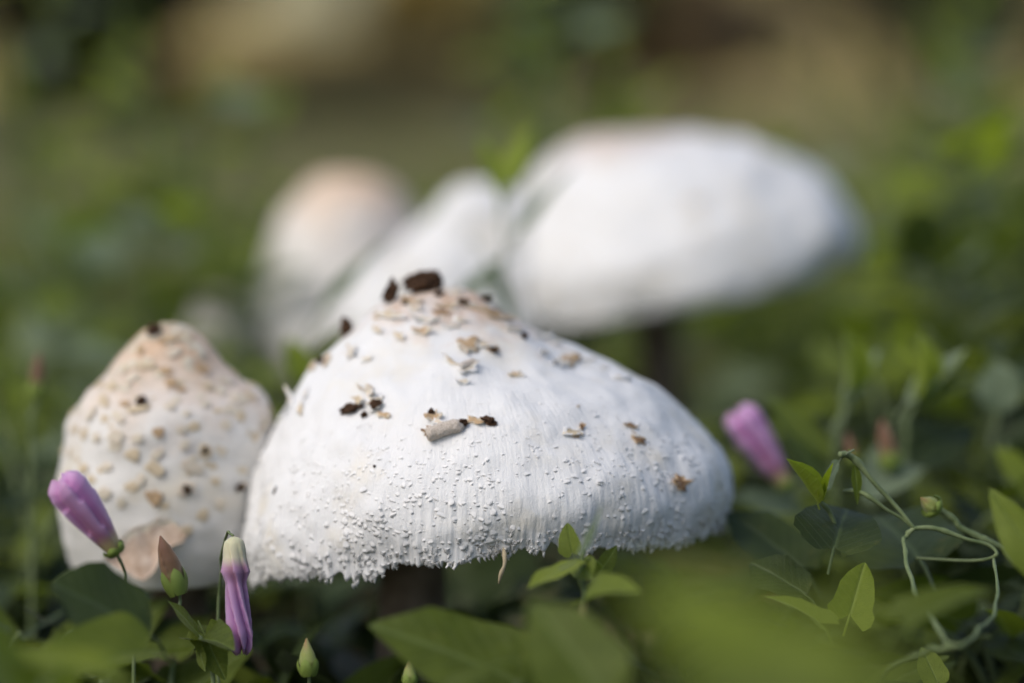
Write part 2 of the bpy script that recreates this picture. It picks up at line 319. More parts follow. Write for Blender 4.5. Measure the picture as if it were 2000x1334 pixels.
# ------------------------------------------------------------------ mushrooms
def resample(prof, n):
    p = np.asarray(prof, float); p = smooth_path(np.c_[p, np.zeros(len(p))], 400)[:, :2]
    s = np.concatenate([[0], np.cumsum(np.hypot(*np.diff(p, axis=0).T))]); s /= s[-1]
    u = np.linspace(0, 1, n)
    return np.interp(u, s, p[:, 0]), np.interp(u, s, p[:, 1])
class Cap:
    """cap surface: left / right profiles (radius, drop below the peak) blended round the axis"""
    def __init__(self, origin, left, right, depth_f=1.0, depth_b=1.0, nt=120, nth=400, lump=0.0012, fib=0.0, rim_fn=None, dense_front=False, seed=0, warp=None, tilt=None):
        self.o = np.array(origin, float); self.nt, self.nth, self.seed = nt, nth, seed
        lr, lz = resample(left, nt); rr, rz = resample(right, nt)
        u = np.linspace(0, 1, nth, endpoint=False)
        th = u * 2 * np.pi
        if dense_front: th = th + 0.55 * np.sin(th - np.pi / 2) * 0 + 0.5 * np.cos(th) * 1.0   # more columns where th = -90 deg (towards the camera)
        self.th = th
        c, s = np.cos(th), np.sin(th); w = (1 + c) / 2
        RR = lr[:, None] * (1 - w) + rr[:, None] * w; ZZ = lz[:, None] * (1 - w) + rz[:, None] * w
        dy = np.where(s < 0, depth_f, depth_b)
        X = RR * c; Y = RR * s * dy; Z = -ZZ
        t = np.linspace(0, 1, nt)[:, None]
        if rim_fn is not None:                          # lift or drop the rim edge
            wgt = np.clip((t - 0.35) / 0.65, 0, 1) ** 2 * (3 - 2 * np.clip((t - 0.35) / 0.65, 0, 1))
            dz = rim_fn(th, X[-1], Y[-1], Z[-1]); kw = max(3, nth // 9); ker = np.hanning(kw); ker /= ker.sum()
            low = np.convolve(np.concatenate([dz[-kw:], dz, dz[:kw]]), ker, 'same')[kw:-kw]
            w2 = np.clip((t - 0.86) / 0.14, 0, 1) ** 1.5
            Z = Z + wgt * low[None, :] + w2 * (dz - low)[None, :]
        P = np.stack([X, Y, Z], -1).reshape(-1, 3)
        T = np.repeat(t[:, 0], nth); TH = np.tile(th, nt)
        n = self.normals(P)
        d = lump * fbm(P * 70, seed, 3) * np.clip(T * 3, 0.4, 1)
        if fib:
            k = np.clip((T - 0.66) / 0.34, 0, 1) ** 1.6 * (0.75 + 0.5 * vnoise(np.stack([np.cos(TH) * 6, np.sin(TH) * 6, T * 9], -1), 28))
            st = np.stack([np.cos(TH) * 95, np.sin(TH) * 95, T * 7], -1)
            st2 = np.stack([np.cos(TH) * 42, np.sin(TH) * 42, T * 4], -1)
            d = d + fib * k * (vnoise(st, 21) * 0.6 + vnoise(st2, 22) * 0.5)
            d = d + fib * 0.12 * np.clip((T - 0.25) / 0.3, 0, 1) * vnoise(st * np.array([1, 1, 2.0]), 23)
        P = P + n * d[:, None]
        if fib:                                          # ragged torn edge
            last = slice((nt - 6) * nth, nt * nth); kk = np.repeat(np.linspace(0, 1, 6), nth); th_l = TH[last]
            rag = np.abs(vnoise(np.stack([np.cos(th_l) * 60, np.sin(th_l) * 60, th_l * 0], -1), 31)) + 0.7 * np.abs(vnoise(np.stack([np.cos(th_l) * 22, np.sin(th_l) * 22, th_l * 0], -1), 32))
            P[last, 2] -= kk * rag * 0.0024 * (0.7 + 0.6 * vnoise(np.stack([np.cos(th_l) * 5, np.sin(th_l) * 5, th_l * 0], -1), 33))
        self.P = P; self.T = T; self.N = self.normals(P)
    def normals(self, P):
        G = P.reshape(self.nt, self.nth, 3)
        du = np.roll(G, -1, 1) - np.roll(G, 1, 1); dv = np.gradient(G, axis=0)
        n = np.cross(dv, du); l = np.linalg.norm(n, axis=-1, keepdims=True); n = n / (l + 1e-12)
        n[0] = (0, 0, 1)
        flip = np.sign((n[..., 2:3] * 1.0).mean()); return (n * (flip if flip else 1)).reshape(-1, 3)
    def mesh(self, name, mat, thick=0.0022, inner=8):
        G = self.P.reshape(self.nt, self.nth, 3); rows = [G.reshape(-1, 3)]; T = list(np.repeat(np.linspace(0, 1, self.nt), self.nth))
        rim = G[-1]; c = rim[:, :2].mean(0)
        for k in range(1, inner + 1):                   # rolled edge, then the flesh under the cap up to the stem
            f = k / inner; q = rim.copy(); q[:, :2] = c * (1 - (1 - 0.02 - 0.86 * f)) + rim[:, :2] * (1 - 0.02 - 0.86 * f)
            q[:, 2] = rim[:, 2] * (1 - f ** 0.8) + (0.4 * G[0, 0, 2] + 0.6 * rim[:, 2].mean()) * f ** 0.8 + (0.0008 if k == 1 else 0)
            rows.append(q); T += [1.0] * self.nth
        V = np.concatenate(rows); nv = self.nt + inner
        U = np.tile(np.arange(self.nth) / self.nth, nv)
        return mesh_from(name, V, grid_faces(self.nth, nv, True)[:, ::-1].copy(), mat, np.stack([U, T], -1))
    def world_bvh(self):
        V = (self.P + self.o); F = grid_faces(self.nth, self.nt, True)[:, ::-1]
        return BVHTree.FromPolygons([tuple(v) for v in V], [tuple(f) for f in F.tolist()])

def gills_mesh(cap, stem_r, n=130):
    G = cap.P.reshape(cap.nt, cap.nth, 3); rim = G[-1]; c = rim[:, :2].mean(0); zt = 0.4 * G[0, 0, 2] + 0.6 * rim[:, 2].mean()
    V, F = [], []
    for k in range(n):
        q = rim[int(k / n * cap.nth)]; r0 = c + (q[:2] - c) * 0.955; r1 = c + (q[:2] - c) * (0.17 if k % 2 else 0.5)
        for s in np.linspace(0, 1, 6):
            xy = r0 + (r1 - r0) * s; f = np.linalg.norm(xy - c) / (np.linalg.norm(q[:2] - c) + 1e-9)
            ff = (0.98 - f) / 0.86; top = q[2] * (1 - ff ** 0.8) + zt * ff ** 0.8 + 0.0005 if ff > 0 else q[2]
            V += [(xy[0], xy[1], top), (xy[0], xy[1], top - 0.005 * math.sin(math.pi * min(1, s * 0.8 + 0.12)))]
        b = k * 12
        F += [(b + 2 * i, b + 2 * i + 1, b + 2 * i + 3, b + 2 * i + 2) for i in range(5)]
    return mesh_from("gills", np.array(V), np.array(F), M['gills'], smooth=False)

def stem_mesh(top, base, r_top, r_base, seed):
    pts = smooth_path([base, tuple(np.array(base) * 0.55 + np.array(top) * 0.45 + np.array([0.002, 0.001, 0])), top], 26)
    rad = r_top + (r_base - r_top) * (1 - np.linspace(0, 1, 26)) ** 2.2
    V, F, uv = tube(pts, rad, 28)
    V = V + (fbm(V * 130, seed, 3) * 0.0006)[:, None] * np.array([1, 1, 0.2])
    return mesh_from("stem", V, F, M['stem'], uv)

def flake_mesh(name, mat, seed, curl=0.35, thick=0.16, elong=1.0, n=14, rough=0.45, margin=None):
    """a torn, curled scale about 1 unit across: outer ring, inner ring, thickness"""
    r_ = np.random.default_rng(seed); th = np.arange(n) / n * 2 * np.pi
    rr = 0.5 * (1 + rough * r_.uniform(-1, 1, n)); ring = np.stack([np.cos(th) * rr, np.sin(th) * rr * elong], -1)
    bend = r_.uniform(0, 6.28)
    def zz(xy): 
        d = xy @ np.array([math.cos(bend), math.sin(bend)]); return curl * (d ** 2) * 2.2 + 0.10 * r_.uniform(-1, 1, len(xy)) * (np.hypot(*xy.T) > 0.2)
    rows = [ring * 1.0, ring * 0.62, ring * 0.25]; V = []
    z_o = zz(rows[0]); z_m = zz(rows[1]) + 0.05; z_i = zz(rows[2]) + 0.08
    for xy, z in zip(rows, (z_o, z_m, z_i)): V += [(*p, q + thick) for p, q in zip(xy, z)]
    V += [(*p, q - 0.02) for p, q in zip(rows[0] * 0.93, z_o)]
    V += [(*p, -0.12) for p in rows[1] * 0.9]
    F = []
    for a, b in ((0, 1), (1, 2)): F += [(a * n + i, a * n + (i + 1) % n, b * n + (i + 1) % n, b * n + i) for i in range(n)]
    F += [(3 * n + i, 3 * n + (i + 1) % n, (i + 1) % n, i) for i in range(n)]
    F += [(4 * n + i, 4 * n + (i + 1) % n, 3 * n + (i + 1) % n, 3 * n + i) for i in range(n)]
    V.append((0, 0, 0.08 + thick)); c = len(V) - 1
    tri = np.array([(2 * n + i, 2 * n + (i + 1) % n, c) for i in range(n)])
    me = mesh_from(name, np.array(V), [np.array(F), tri], mat)
    if margin is not None:
        me.materials.append(margin)
        for pg in me.polygons:
            i = pg.index
            if (i < n and (i % n) in set(r_.choice(n, n * 2 // 3, replace=False))) or 2 * n <= i < 4 * n: pg.material_index = 1
    return me
def fleck_geom(seed):
    """a small pointed white scale: broad at the top where it grows, free lifted lower edge; x across, y down the slope, z out"""
    r_ = np.random.default_rng(seed); w = r_.uniform(0.7, 1.15)
    top = [(-0.35 * w, -0.5, 0.0), (0, -0.55, 0.06), (0.35 * w, -0.5, 0.0)]
    mid = [(-0.5 * w, 0.05, 0.10), (0, 0.0, 0.26), (0.5 * w, 0.05, 0.10)]
    bot = [(-0.42 * w + r_.uniform(-.12, .12), 0.42 + r_.uniform(-.1, .1), 0.30), (r_.uniform(-.1, .1), 0.55 + r_.uniform(-.1, .15), 0.42), (0.42 * w + r_.uniform(-.12, .12), 0.40 + r_.uniform(-.1, .1), 0.28)]
    und = [(-0.36 * w, 0.2, -0.1), (0, 0.22, -0.1), (0.36 * w, 0.2, -0.1)]
    V = np.array(top + mid + bot + und); V[:9] += r_.uniform(-0.04, 0.04, (9, 3))
    F = np.array([(0, 1, 4, 3), (1, 2, 5, 4), (3, 4, 7, 6), (4, 5, 8, 7), (6, 7, 10, 9), (7, 8, 11, 10)])
    return V, F
def crumb_mesh(name, seed, stretch=(1, 1, 1), mat='crumb', amp=0.35, sub=4):
    import bmesh
    bm = bmesh.new(); bmesh.ops.create_icosphere(bm, subdivisions=sub, radius=0.5)
    V = np.array([v.co[:] for v in bm.verts]); F = np.array([[v.index for v in f.verts] for f in bm.faces]); bm.free()
    d = fbm(V * 3.2 + seed * 7.7, seed, 4); e = vnoise(V * 17 + seed, seed + 9); V = V * (1 + amp * 1.25 * d + 0.16 * e)[:, None]; V = V * np.array(stretch)
    return mesh_from(name, V, F, M[mat], smooth=False)
def frame_on(pos, nrm, down=Vector((0, 0, -1)), spin=0.0):
    n = Vector(nrm).normalized(); y = (down - n * down.dot(n))
    if y.length < 1e-4: y = Vector((0, -1, 0))
    y.normalize(); x = y.cross(n)
    m = Matrix((x, y, n)).transposed().to_4x4() @ Matrix.Rotation(spin, 4, 'Z'); m.translation = Vector(pos); return m

def place(parent, name, me, world_m, size):
    """child of an unrotated Empty: local matrix = world shifted by the parent's location"""
    m = world_m.copy(); m.translation -= parent.location if parent else Vector((0, 0, 0))
    s = size if isinstance(size, (tuple, list)) else (size,) * 3
    return obj(name, me, parent, mat=m @ Matrix.Diagonal((*s, 1)))

FLAKES = {k: [flake_mesh("scale", M[k], 50 + 9 * i + len(k), curl=random.uniform(0.2, 1.0), thick=0.10, elong=random.uniform(0.6, 1.0), margin={'tan': M['cream'], 'palescale': M['fleck'], 'brown': M['tan'], 'cream': M['fleck']}[k]) for i in range(5)] for k in ('tan', 'brown', 'cream', 'palescale')}

SPOTS = {k: [flake_mesh('scale', M[k], 250 + 9 * i + len(k), curl=random.uniform(0.0, 0.4), thick=0.12, elong=random.uniform(0.75, 1.0), rough=0.25) for i in range(5)] for k in ('tan', 'cream', 'palescale')}
# ---- the white cap in focus
S42 = (0.42 + LENS_BACK) * K                       # metres per photograph pixel at the cap's axis
FX, FD = 885, 0.424
peak = at(FX, 566, FD)
LEFT = [(0, 0), (60, 5), (135, 24), (185, 62), (245, 122), (290, 168), (330, 230), (368, 300), (396, 370), (410, 440), (411, 490), (402, 545)]
RIGHT = [(0, 0), (45, 8), (100, 42), (165, 82), (235, 118), (315, 155), (405, 208), (485, 285), (533, 355), (550, 410), (548, 450), (535, 490)]
RIMX = [440, 497, 560, 640, 700, 745, 760, 860, 900, 960, 1000, 1060, 1076, 1092, 1150, 1250, 1320, 1380, 1430, 1480]
RIMY = [1120, 1134, 1124, 1116, 1114, 1110, 1100, 1094, 1098, 1078, 1074, 1066, 1052, 1070, 1070, 1068, 1062, 1040, 1000, 960]
def rim_to(pk, xs, ys, back=-0.004):
    """rim heights so that the near edge runs where the photograph shows it"""
    def f_(th, x, y, z):
        wx, wy, wz = x + pk.x, y + pk.y, z + pk.z
        depth0 = wy * math.cos(PITCH) - (wz - CZ) * math.sin(PITCH)
        px = 1000 + wx / depth0 / K; v = (667 - np.interp(px, xs, ys)) * K
        zt = CZ + (v * wy * math.cos(PITCH) - wy * math.sin(PITCH)) / (math.cos(PITCH) + v * math.sin(PITCH))
        f = np.clip((-np.sin(th) + 0.12) / 0.4, 0, 1); f = f * f * (3 - 2 * f)
        return (zt - wz) * f + back * (1 - f)
    return f_
cap1 = Cap(peak, np.array(LEFT) * S42, np.array(RIGHT) * S42, 0.98, 1.0, nt=210, nth=1700, lump=0.0011, fib=0.00050, rim_fn=rim_to(peak, RIMX, RIMY, 0.004), dense_front=True, seed=5)
def mushroom_root(cap, label, group=None, base_xy=None):
    b = base_xy if base_xy is not None else cap.o[:2]
    r = empty("mushroom", (b[0], b[1], 0)); tag(r, label, "mushroom", group); return r
root1 = mushroom_root(cap1, "wide white mushroom with ragged fringed rim and brown crumbs on its peak", base_xy=(at(772, 1250, 0.424).x, cap1.o[1]))
off1 = Vector(cap1.o) - root1.location
obj("cap", cap1.mesh("cap", M['cap_front']), root1, off1)
obj("gills", gills_mesh(cap1, 0.009), root1, off1)
def add_stem(root, cap, r_top, r_base, seed, name="stem", shift=0.0):
    G = cap.P.reshape(cap.nt, cap.nth, 3); c = G[-1][:, :2].mean(0); zt = 0.4 * G[0, 0, 2] + 0.6 * G[-1][:, 2].mean()
    top = Vector((c[0] + shift, c[1], zt + 0.004)) + Vector(cap.o) - root.location
    return obj(name, stem_mesh(tuple(top), (0, 0, -0.012), r_top, r_base, seed), root)
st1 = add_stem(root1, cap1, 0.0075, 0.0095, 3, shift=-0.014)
bvh1 = cap1.world_bvh()
def hit(bvh, px, py):
    h = bvh.ray_cast(CP, ray(px, py).normalized()); return (h[0], h[1]) if h[0] is not None else (None, None)

# white scales: more and larger towards the rim
def flecks(cap, root, bvh_mesh_off, count, t_lo, smin, smax, mat, singles, seed, front_bias=0.0, power=1.0, tmax=0.985):
    r_ = np.random.default_rng(seed); protos = [fleck_geom(900 + i) for i in range(8)]
    protome = [mesh_from("scale", *p, mat) for p in protos]
    G = cap.P.reshape(cap.nt, cap.nth, 3); NN = cap.N.reshape(cap.nt, cap.nth, 3)
    items = []
    while len(items) < count:
        t = t_lo + (tmax - t_lo) * r_.uniform() ** power; j = int(t * (cap.nt - 1)); i = int(r_.integers(cap.nth))
        if cap.th[i] % (2 * np.pi) < np.pi and r_.uniform() < front_bias: continue
        if r_.uniform() > 0.55 + 0.75 * float(vnoise(np.array([[math.cos(cap.th[i]) * 7, math.sin(cap.th[i]) * 7, t * 9]]), 71)[0]): continue
        q = (t - t_lo) / (1 - t_lo)
        s = (smin + (smax - smin) * q ** 1.4 * r_.uniform(0.25, 1.0) ** 1.3) * (1.5 if r_.uniform() < 0.06 * q else 1)
        items.append((s, j, i))
    front = [it for it in items if (cap.th[it[2]] % (2 * np.pi)) > np.pi]
    front.sort(reverse=True); single = set(id(x) for x in front[:singles])
    Vs, Fs, nv = [], [], 0
    for it in items:
        s, j, i = it; p = G[j, i]; n = NN[j, i]; d = G[min(j + 2, cap.nt - 1), i] - G[max(j - 2, 0), i]; d /= np.linalg.norm(d) + 1e-12
        a = r_.normal(0, 0.35); x = np.cross(d, n); d2 = d * math.cos(a) + x * math.sin(a); x2 = np.cross(d2, n); k = int(r_.integers(8))
        sc = np.array([s * r_.uniform(0.8, 1.7), s * r_.uniform(0.7, 1.15), s * r_.uniform(0.35, 0.75)])
        B = np.stack([x2, d2, n], 0)
        if id(it) in single:
            m = Matrix((Vector(x2) * sc[0], Vector(d2) * sc[1], Vector(n) * sc[2])).transposed().to_4x4(); m.translation = Vector(p) + bvh_mesh_off
            obj("scale", protome[k], root, mat=m)
        else:
            V, F = protos[k]; Vs.append((V * sc) @ B + p); Fs.append(F + nv); nv += len(V)
    o = obj("small_scales", mesh_from("small_scales", np.concatenate(Vs), np.concatenate(Fs), mat), root, bvh_mesh_off); o["kind"] = "stuff"
flecks(cap1, root1, off1, 3400, 0.34, 0.00026, 0.00165, M['fleck'], 240, 11, 0.45, 0.55)

# hanging threads of the torn rim
def fringe(cap, root, off, n, seed, mat):
    r_ = np.random.default_rng(seed); G = cap.P.reshape(cap.nt, cap.nth, 3); Vs, Fs, nv = [], [], 0
    for k in range(n):
        i = int(r_.integers(cap.nth))
        if r_.uniform() > 0.5 + 0.9 * float(vnoise(np.array([[math.cos(cap.th[i]) * 13, math.sin(cap.th[i]) * 13, 0.5]]), 72)[0]): continue
        j = cap.nt - 1 - int(abs(r_.normal(0, 5))); j = max(j, cap.nt - 22)
        p = G[j, i]; d = G[-1, i] - G[-8, i]; d /= np.linalg.norm(d); n_ = cap.N.reshape(cap.nt, cap.nth, 3)[j, i]; x = np.cross(d, n_)
        l = r_.uniform(0.0004, 0.0011) * (1.5 if r_.uniform() < 0.08 else 1); w = r_.uniform(0.00025, 0.0008); a = r_.normal(0, 0.3); o_ = r_.uniform(-0.05, 0.22)
        d2 = d + x * a + n_ * o_; e = p + d2 * l; mdl = p + (d + x * a * 0.4 + n_ * o_ * 0.5) * l * 0.55
        V = [p + x * w, p - x * w, p + n_ * w * 0.9, mdl + x * w * 0.8, mdl - x * w * 0.8, mdl + n_ * w * 0.8, e + x * w * 0.5, e - x * w * 0.3 + d * w * 0.6, e + n_ * w * 0.4]
        Fs.append(np.array([(0, 2, 5, 3), (2, 1, 4, 5), (1, 0, 3, 4), (3, 5, 8, 6), (5, 4, 7, 8), (4, 3, 6, 7)]) + nv); nv += 9; Vs += V
    o = obj("rim_fringe", mesh_from("rim_fringe", np.array(Vs), np.concatenate(Fs), mat), root, off); o["kind"] = "stuff"
fringe(cap1, root1, off1, 3000, 12, M['fleck'])

# torn tan and brown scales where the photograph shows them: pixel, pixel, width px, height px, material, spin
TORN = [(780, 660, 26, 16, 'palescale', 0.5), (824, 648, 26, 24, 'tan', 0.2), (716, 703, 22, 18, 'cream', 0), (690, 690, 34, 18, 'cream', 0.4), (640, 705, 30, 14, 'tan', 0.6),
        (911, 678, 30, 40, 'tan', 0.1), (945, 676, 32, 18, 'palescale', 0.3), (962, 684, 20, 14, 'brown', 0), (884, 712, 46, 10, 'palescale', 0.85), (912, 722, 34, 22, 'cream', -0.4),
        (903, 748, 20, 14, 'cream', 0), (1002, 734, 18, 16, 'tan', 0), (1018, 736, 14, 12, 'palescale', 0), (1082, 710, 34, 8, 'palescale', 0.1), (1112, 706, 42, 26, 'tan', -0.5),
        (1098, 716, 22, 14, 'cream', 0), (722, 768, 26, 26, 'cream', 0.3), (721, 763, 13, 11, 'brown', 0), (704, 786, 24, 26, 'palescale', 0), (736, 790, 30, 26, 'cream', 0.7), (748, 812, 24, 12, 'tan', 0.2),
        (846, 815, 22, 26, 'tan', 0.2), (857, 825, 22, 20, 'cream', 0.9), (838, 843, 14, 16, 'brown', 0), (927, 824, 26, 14, 'tan', 0.1), (944, 822, 16, 10, 'palescale', 0),
        (1116, 846, 30, 18, 'palescale', 0.1), (1131, 848, 13, 13, 'cream', 0.6), (1136, 834, 8, 12, 'brown', 0.5), (1124, 852, 12, 8, 'brown', 0), (1230, 832, 20, 13, 'brown', 0.3), (1240, 850, 16, 8, 'cream', 0.7),
        (1245, 861, 22, 18, 'brown', 0.5), (1327, 944, 26, 20, 'brown', 0.4), (1330, 948, 14, 10, 'palescale', 0), (1128, 795, 6, 5, 'tan', 0),
        (870, 600, 30, 14, 'tan', 0), (806, 592, 40, 14, 'tan', 0.1), (812, 606, 26, 12, 'palescale', 0), (765, 620, 46, 16, 'palescale', 0.1), (862, 612, 22, 16, 'brown', 0.1), (900, 628, 24, 14, 'palescale', 0.2),
        (975, 622, 60, 14, 'tan', 0.45), (940, 606, 46, 12, 'tan', 0.5), (1004, 646, 34, 14, 'palescale', 0.4), (738, 648, 28, 14, 'palescale', 0.3), (835, 628, 40, 14, 'cream', 0), (880, 640, 26, 12, 'cream', 0),
        (612, 716, 26, 16, 'tan', 0.4), (585, 745, 24, 14, 'cream', 0.7), (570, 790, 40, 16, 'cream', 0.9), (590, 800, 30, 12, 'palescale', 0.8), (600, 770, 26, 14, 'cream', 0.8), (1062, 662, 36, 16, 'cream', 0.4),
        (1085, 672, 20, 12, 'cream', 0.3), (1060, 690, 22, 10, 'cream', 0.3), (1215, 742, 34, 12, 'palescale', 0.4), (1150, 704, 20, 10, 'cream', 0.2), (1180, 720, 16, 8, 'cream', 0.3)]
for k, (px, py, w, h, mt, sp) in enumerate(TORN):
    p, n = hit(bvh1, px, py)
    if p is None: continue
    s = K * (p - CP).dot(FWD)
    mm = frame_on(p + n * 0.0002, n, spin=-sp)
    place(root1, "scale", FLAKES[mt][k % 5], mm, (w * s * 1.4, h * s * 1.55, 0.5 * (w + h) * s * 0.95))
r_ = np.random.default_rng(77)                                        # thin crust of tan scales round the peak
G1 = cap1.P.reshape(cap1.nt, cap1.nth, 3); N1 = cap1.N.reshape(cap1.nt, cap1.nth, 3)
for k in range(70):
    t = r_.uniform(0.01, 0.24) ; j = int(t * 209); i = int(r_.integers(cap1.nth)); p = Vector(G1[j, i] + cap1.o); n = Vector(N1[j, i]); w = r_.uniform(0.0011, 0.0034)
    place(root1, "scale", FLAKES[r_.choice(['tan', 'palescale', 'cream', 'palescale'])][k % 5], frame_on(p, n, spin=r_.normal(0, 0.3)), (w * 1.4, w * 0.6, w * 0.35))

# soil crumbs and fragments lying on the cap: things of their own
def resting(name, me, bvh, px, py, size, label, cat, lift=0.3, spin=0.0, group=None, upright=False):
    p, n = hit(bvh, px, py)
    if p is None:
        p = bvh.find_nearest(at(px, py, FD))[0]; n = bvh.find_nearest(at(px, py, FD))[1]
    up = Vector((0, 0, 1)) if upright else n
    m = frame_on(p + up * (lift * size[2]), up, spin=spin) if not upright else Matrix.Translation(p + up * (lift * size[2])) @ Matrix.Rotation(spin, 4, 'Y')
    o = obj(name, me, None, mat=m @ Matrix.Diagonal((*size, 1))); tag(o, label, cat, group); return o
CR = [crumb_mesh("soil_crumb", i, amp=0.45) for i in range(6)]
def px_(n, d=0.42): return n * K * (d + LENS_BACK)
resting("soil_crumb", CR[0], bvh1, 826, 566, (px_(66), px_(50), px_(42)), "large dark soil clod sitting on the white cap's peak", "soil", 0.35, -0.25, upright=True)
resting("soil_crumb", CR[1], bvh1, 846, 562, (px_(30), px_(30), px_(46)), "small dark clod pressed against the large soil clod on the peak", "soil", 0.35, 0.2, upright=True)
resting("soil_crumb", CR[2], bvh1, 762, 590, (px_(22), px_(24), px_(56)), "dark upright sliver of soil beside the large clod on the cap", "soil", 0.32, 0.22, upright=True)
resting("soil_crumb", CR[3], bvh1, 676, 655, (px_(24), px_(24), px_(38)), "dark soil crumb perched on the cap's shoulder below the peak", "soil", 0.36, 0.35, upright=True)
resting("soil_crumb", CR[4], bvh1, 905, 594, (px_(15), px_(22), px_(14)), "tiny dark crumb at the start of the tan ridge", "soil", 0.3, 0.7)
resting("soil_crumb", CR[5], bvh1, 948, 586, (px_(22), px_(14), px_(14)), "tiny dark flat crumb behind the tan ridge near the peak", "soil", 0.3, -0.4)
resting("soil_crumb", CR[1], bvh1, 688, 802, (px_(42), px_(20), px_(18)), "black pointed soil chip stuck beside cream torn scales", "soil", 0.35, 0.15)
resting("soil_crumb", CR[2], bvh1, 740, 795, (px_(20), px_(18), px_(14)), "black crumb in the middle of cream torn scales", "soil", 0.75, 0.5)
resting("soil_crumb", CR[4], bvh1, 712, 812, (px_(11), px_(10), px_(9)), "tiny brown crumb between black chip and cream scales", "soil", 0.5, 0.5)
resting("soil_crumb", CR[0], bvh1, 905, 832, (px_(16, .38), px_(16, .38), px_(14)), "small dark crumb at the upper end of the grey rolled fragment", "soil", 0.6, 0.6)
resting("soil_crumb", CR[5], bvh1, 955, 824, (px_(27, .38), px_(16, .38), px_(12)), "jagged brown crumb at the end of the tan scale strip", "soil", 0.45, -0.4)
resting("soil_crumb", CR[3], bvh1, 845, 808, (px_(12, .38), px_(10, .38), px_(10)), "dark grain on the tan scale above the grey rolled fragment", "soil", 0.7, 0.2)
resting("soil_crumb", CR[3], bvh1, 1022, 660, (px_(13), px_(12), px_(11)), "small dark crumb on the slope under the tan ridge", "soil", 0.4, 0.2)
resting("soil_crumb", CR[4], bvh1, 628, 706, (px_(16), px_(12), px_(10)), "small brown crumb on tan scales at the cap's steep shoulder", "soil", 0.5, 0.2)
resting("soil_crumb", CR[2], bvh1, 732, 911, (px_(4.5, .37), px_(5, .37), px_(4)), "tiny black speck alone on smooth white cap skin", "soil", 0.4, 0.2)
resting("soil_crumb", CR[5], bvh1, 538, 958, (px_(5, .38), px_(17, .38), px_(4)), "thin black splinter standing on the smooth white flank", "soil", 0.4, 0.1)
resting("soil_crumb", CR[0], bvh1, 793, 594, (px_(14), px_(10), px_(9)), "brown crumb among tan scales just below the large clod", "soil", 0.5, 0.1)
resting("soil_crumb", CR[1], bvh1, 858, 578, (px_(15), px_(12), px_(11)), "brown crumb beneath the small clod at the peak", "soil", 0.5, 0.1)
resting("soil_crumb", CR[2], bvh1, 964, 687, (px_(12), px_(9), px_(8)), "black grain on the pale scale beside the tall tan scale", "soil", 0.6, 0.1)
def rolled_fragment():
    n, m = 40, 40; th = np.arange(n) / n * 2 * np.pi; xs = np.linspace(-0.5, 0.5, m)
    prof = np.interp(xs, [-0.5, -0.46, -0.36, 0.3, 0.42, 0.5], [0.09, 0.15, 0.2, 0.215, 0.21, 0.17])
    V = np.concatenate([np.stack([np.full(n, x), np.cos(th) * r, np.sin(th) * r], -1) for x, r in zip(xs, prof)])
    V = V * (1 + 0.10 * fbm(V * 11, 4, 3) + 0.07 * fbm(V * 3, 8, 2))[:, None]
    V[:, 1] += 0.1 * V[:, 0] ** 2
    F = [grid_faces(n, m, True)]; V = np.concatenate([V, [[-0.52, 0, 0], [0.44, 0, 0]]]); i = np.arange(n)
    F += [np.stack([np.full(n, n * m), (i + 1) % n, i], -1), np.stack([np.full(n, n * m + 1), (m - 1) * n + i, (m - 1) * n + (i + 1) % n], -1)]
    return mesh_from("rolled_fragment", V, F, M['greyscale'])
resting("rolled_fragment", rolled_fragment(), bvh1, 869, 843, (px_(72, .38), px_(66, .38), px_(60, .38)), "grey rolled scrap like a tiny twig lying on the white cap", "fragment", 0.16, 0.38)
resting("rolled_fragment", rolled_fragment(), bvh1, 913, 716, (px_(40), px_(40), px_(36)), "pale rolled scrap at the foot of the tall tan scale", "fragment", 0.14, 0.55)

# ---- the bell-shaped cap beside it
BD = 0.436; S43 = (BD + LENS_BACK) * K
peak2 = at(333, 634, BD)
BL = [(0, 0), (44, 9), (84, 42), (122, 84), (166, 130), (200, 188), (212, 250), (222, 310), (218, 380), (200, 450), (178, 500)]
BR = [(0, 0), (40, 8), (76, 40), (106, 82), (136, 114), (168, 132), (190, 158), (202, 215), (206, 300), (200, 390), (180, 450), (160, 490)]
cap2 = Cap(peak2, np.array(BL) * S43, np.array(BR) * S43, 1.0, 1.0, nt=130, nth=520, lump=0.0009, fib=0.0, seed=15)
root2 = mushroom_root(cap2, "bell shaped cream mushroom spotted with tan scales beside the mauve closed flower")
off2 = Vector(cap2.o) - root2.location
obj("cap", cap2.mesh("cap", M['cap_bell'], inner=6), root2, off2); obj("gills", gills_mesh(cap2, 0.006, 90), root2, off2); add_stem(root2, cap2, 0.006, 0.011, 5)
bvh2 = cap2.world_bvh()
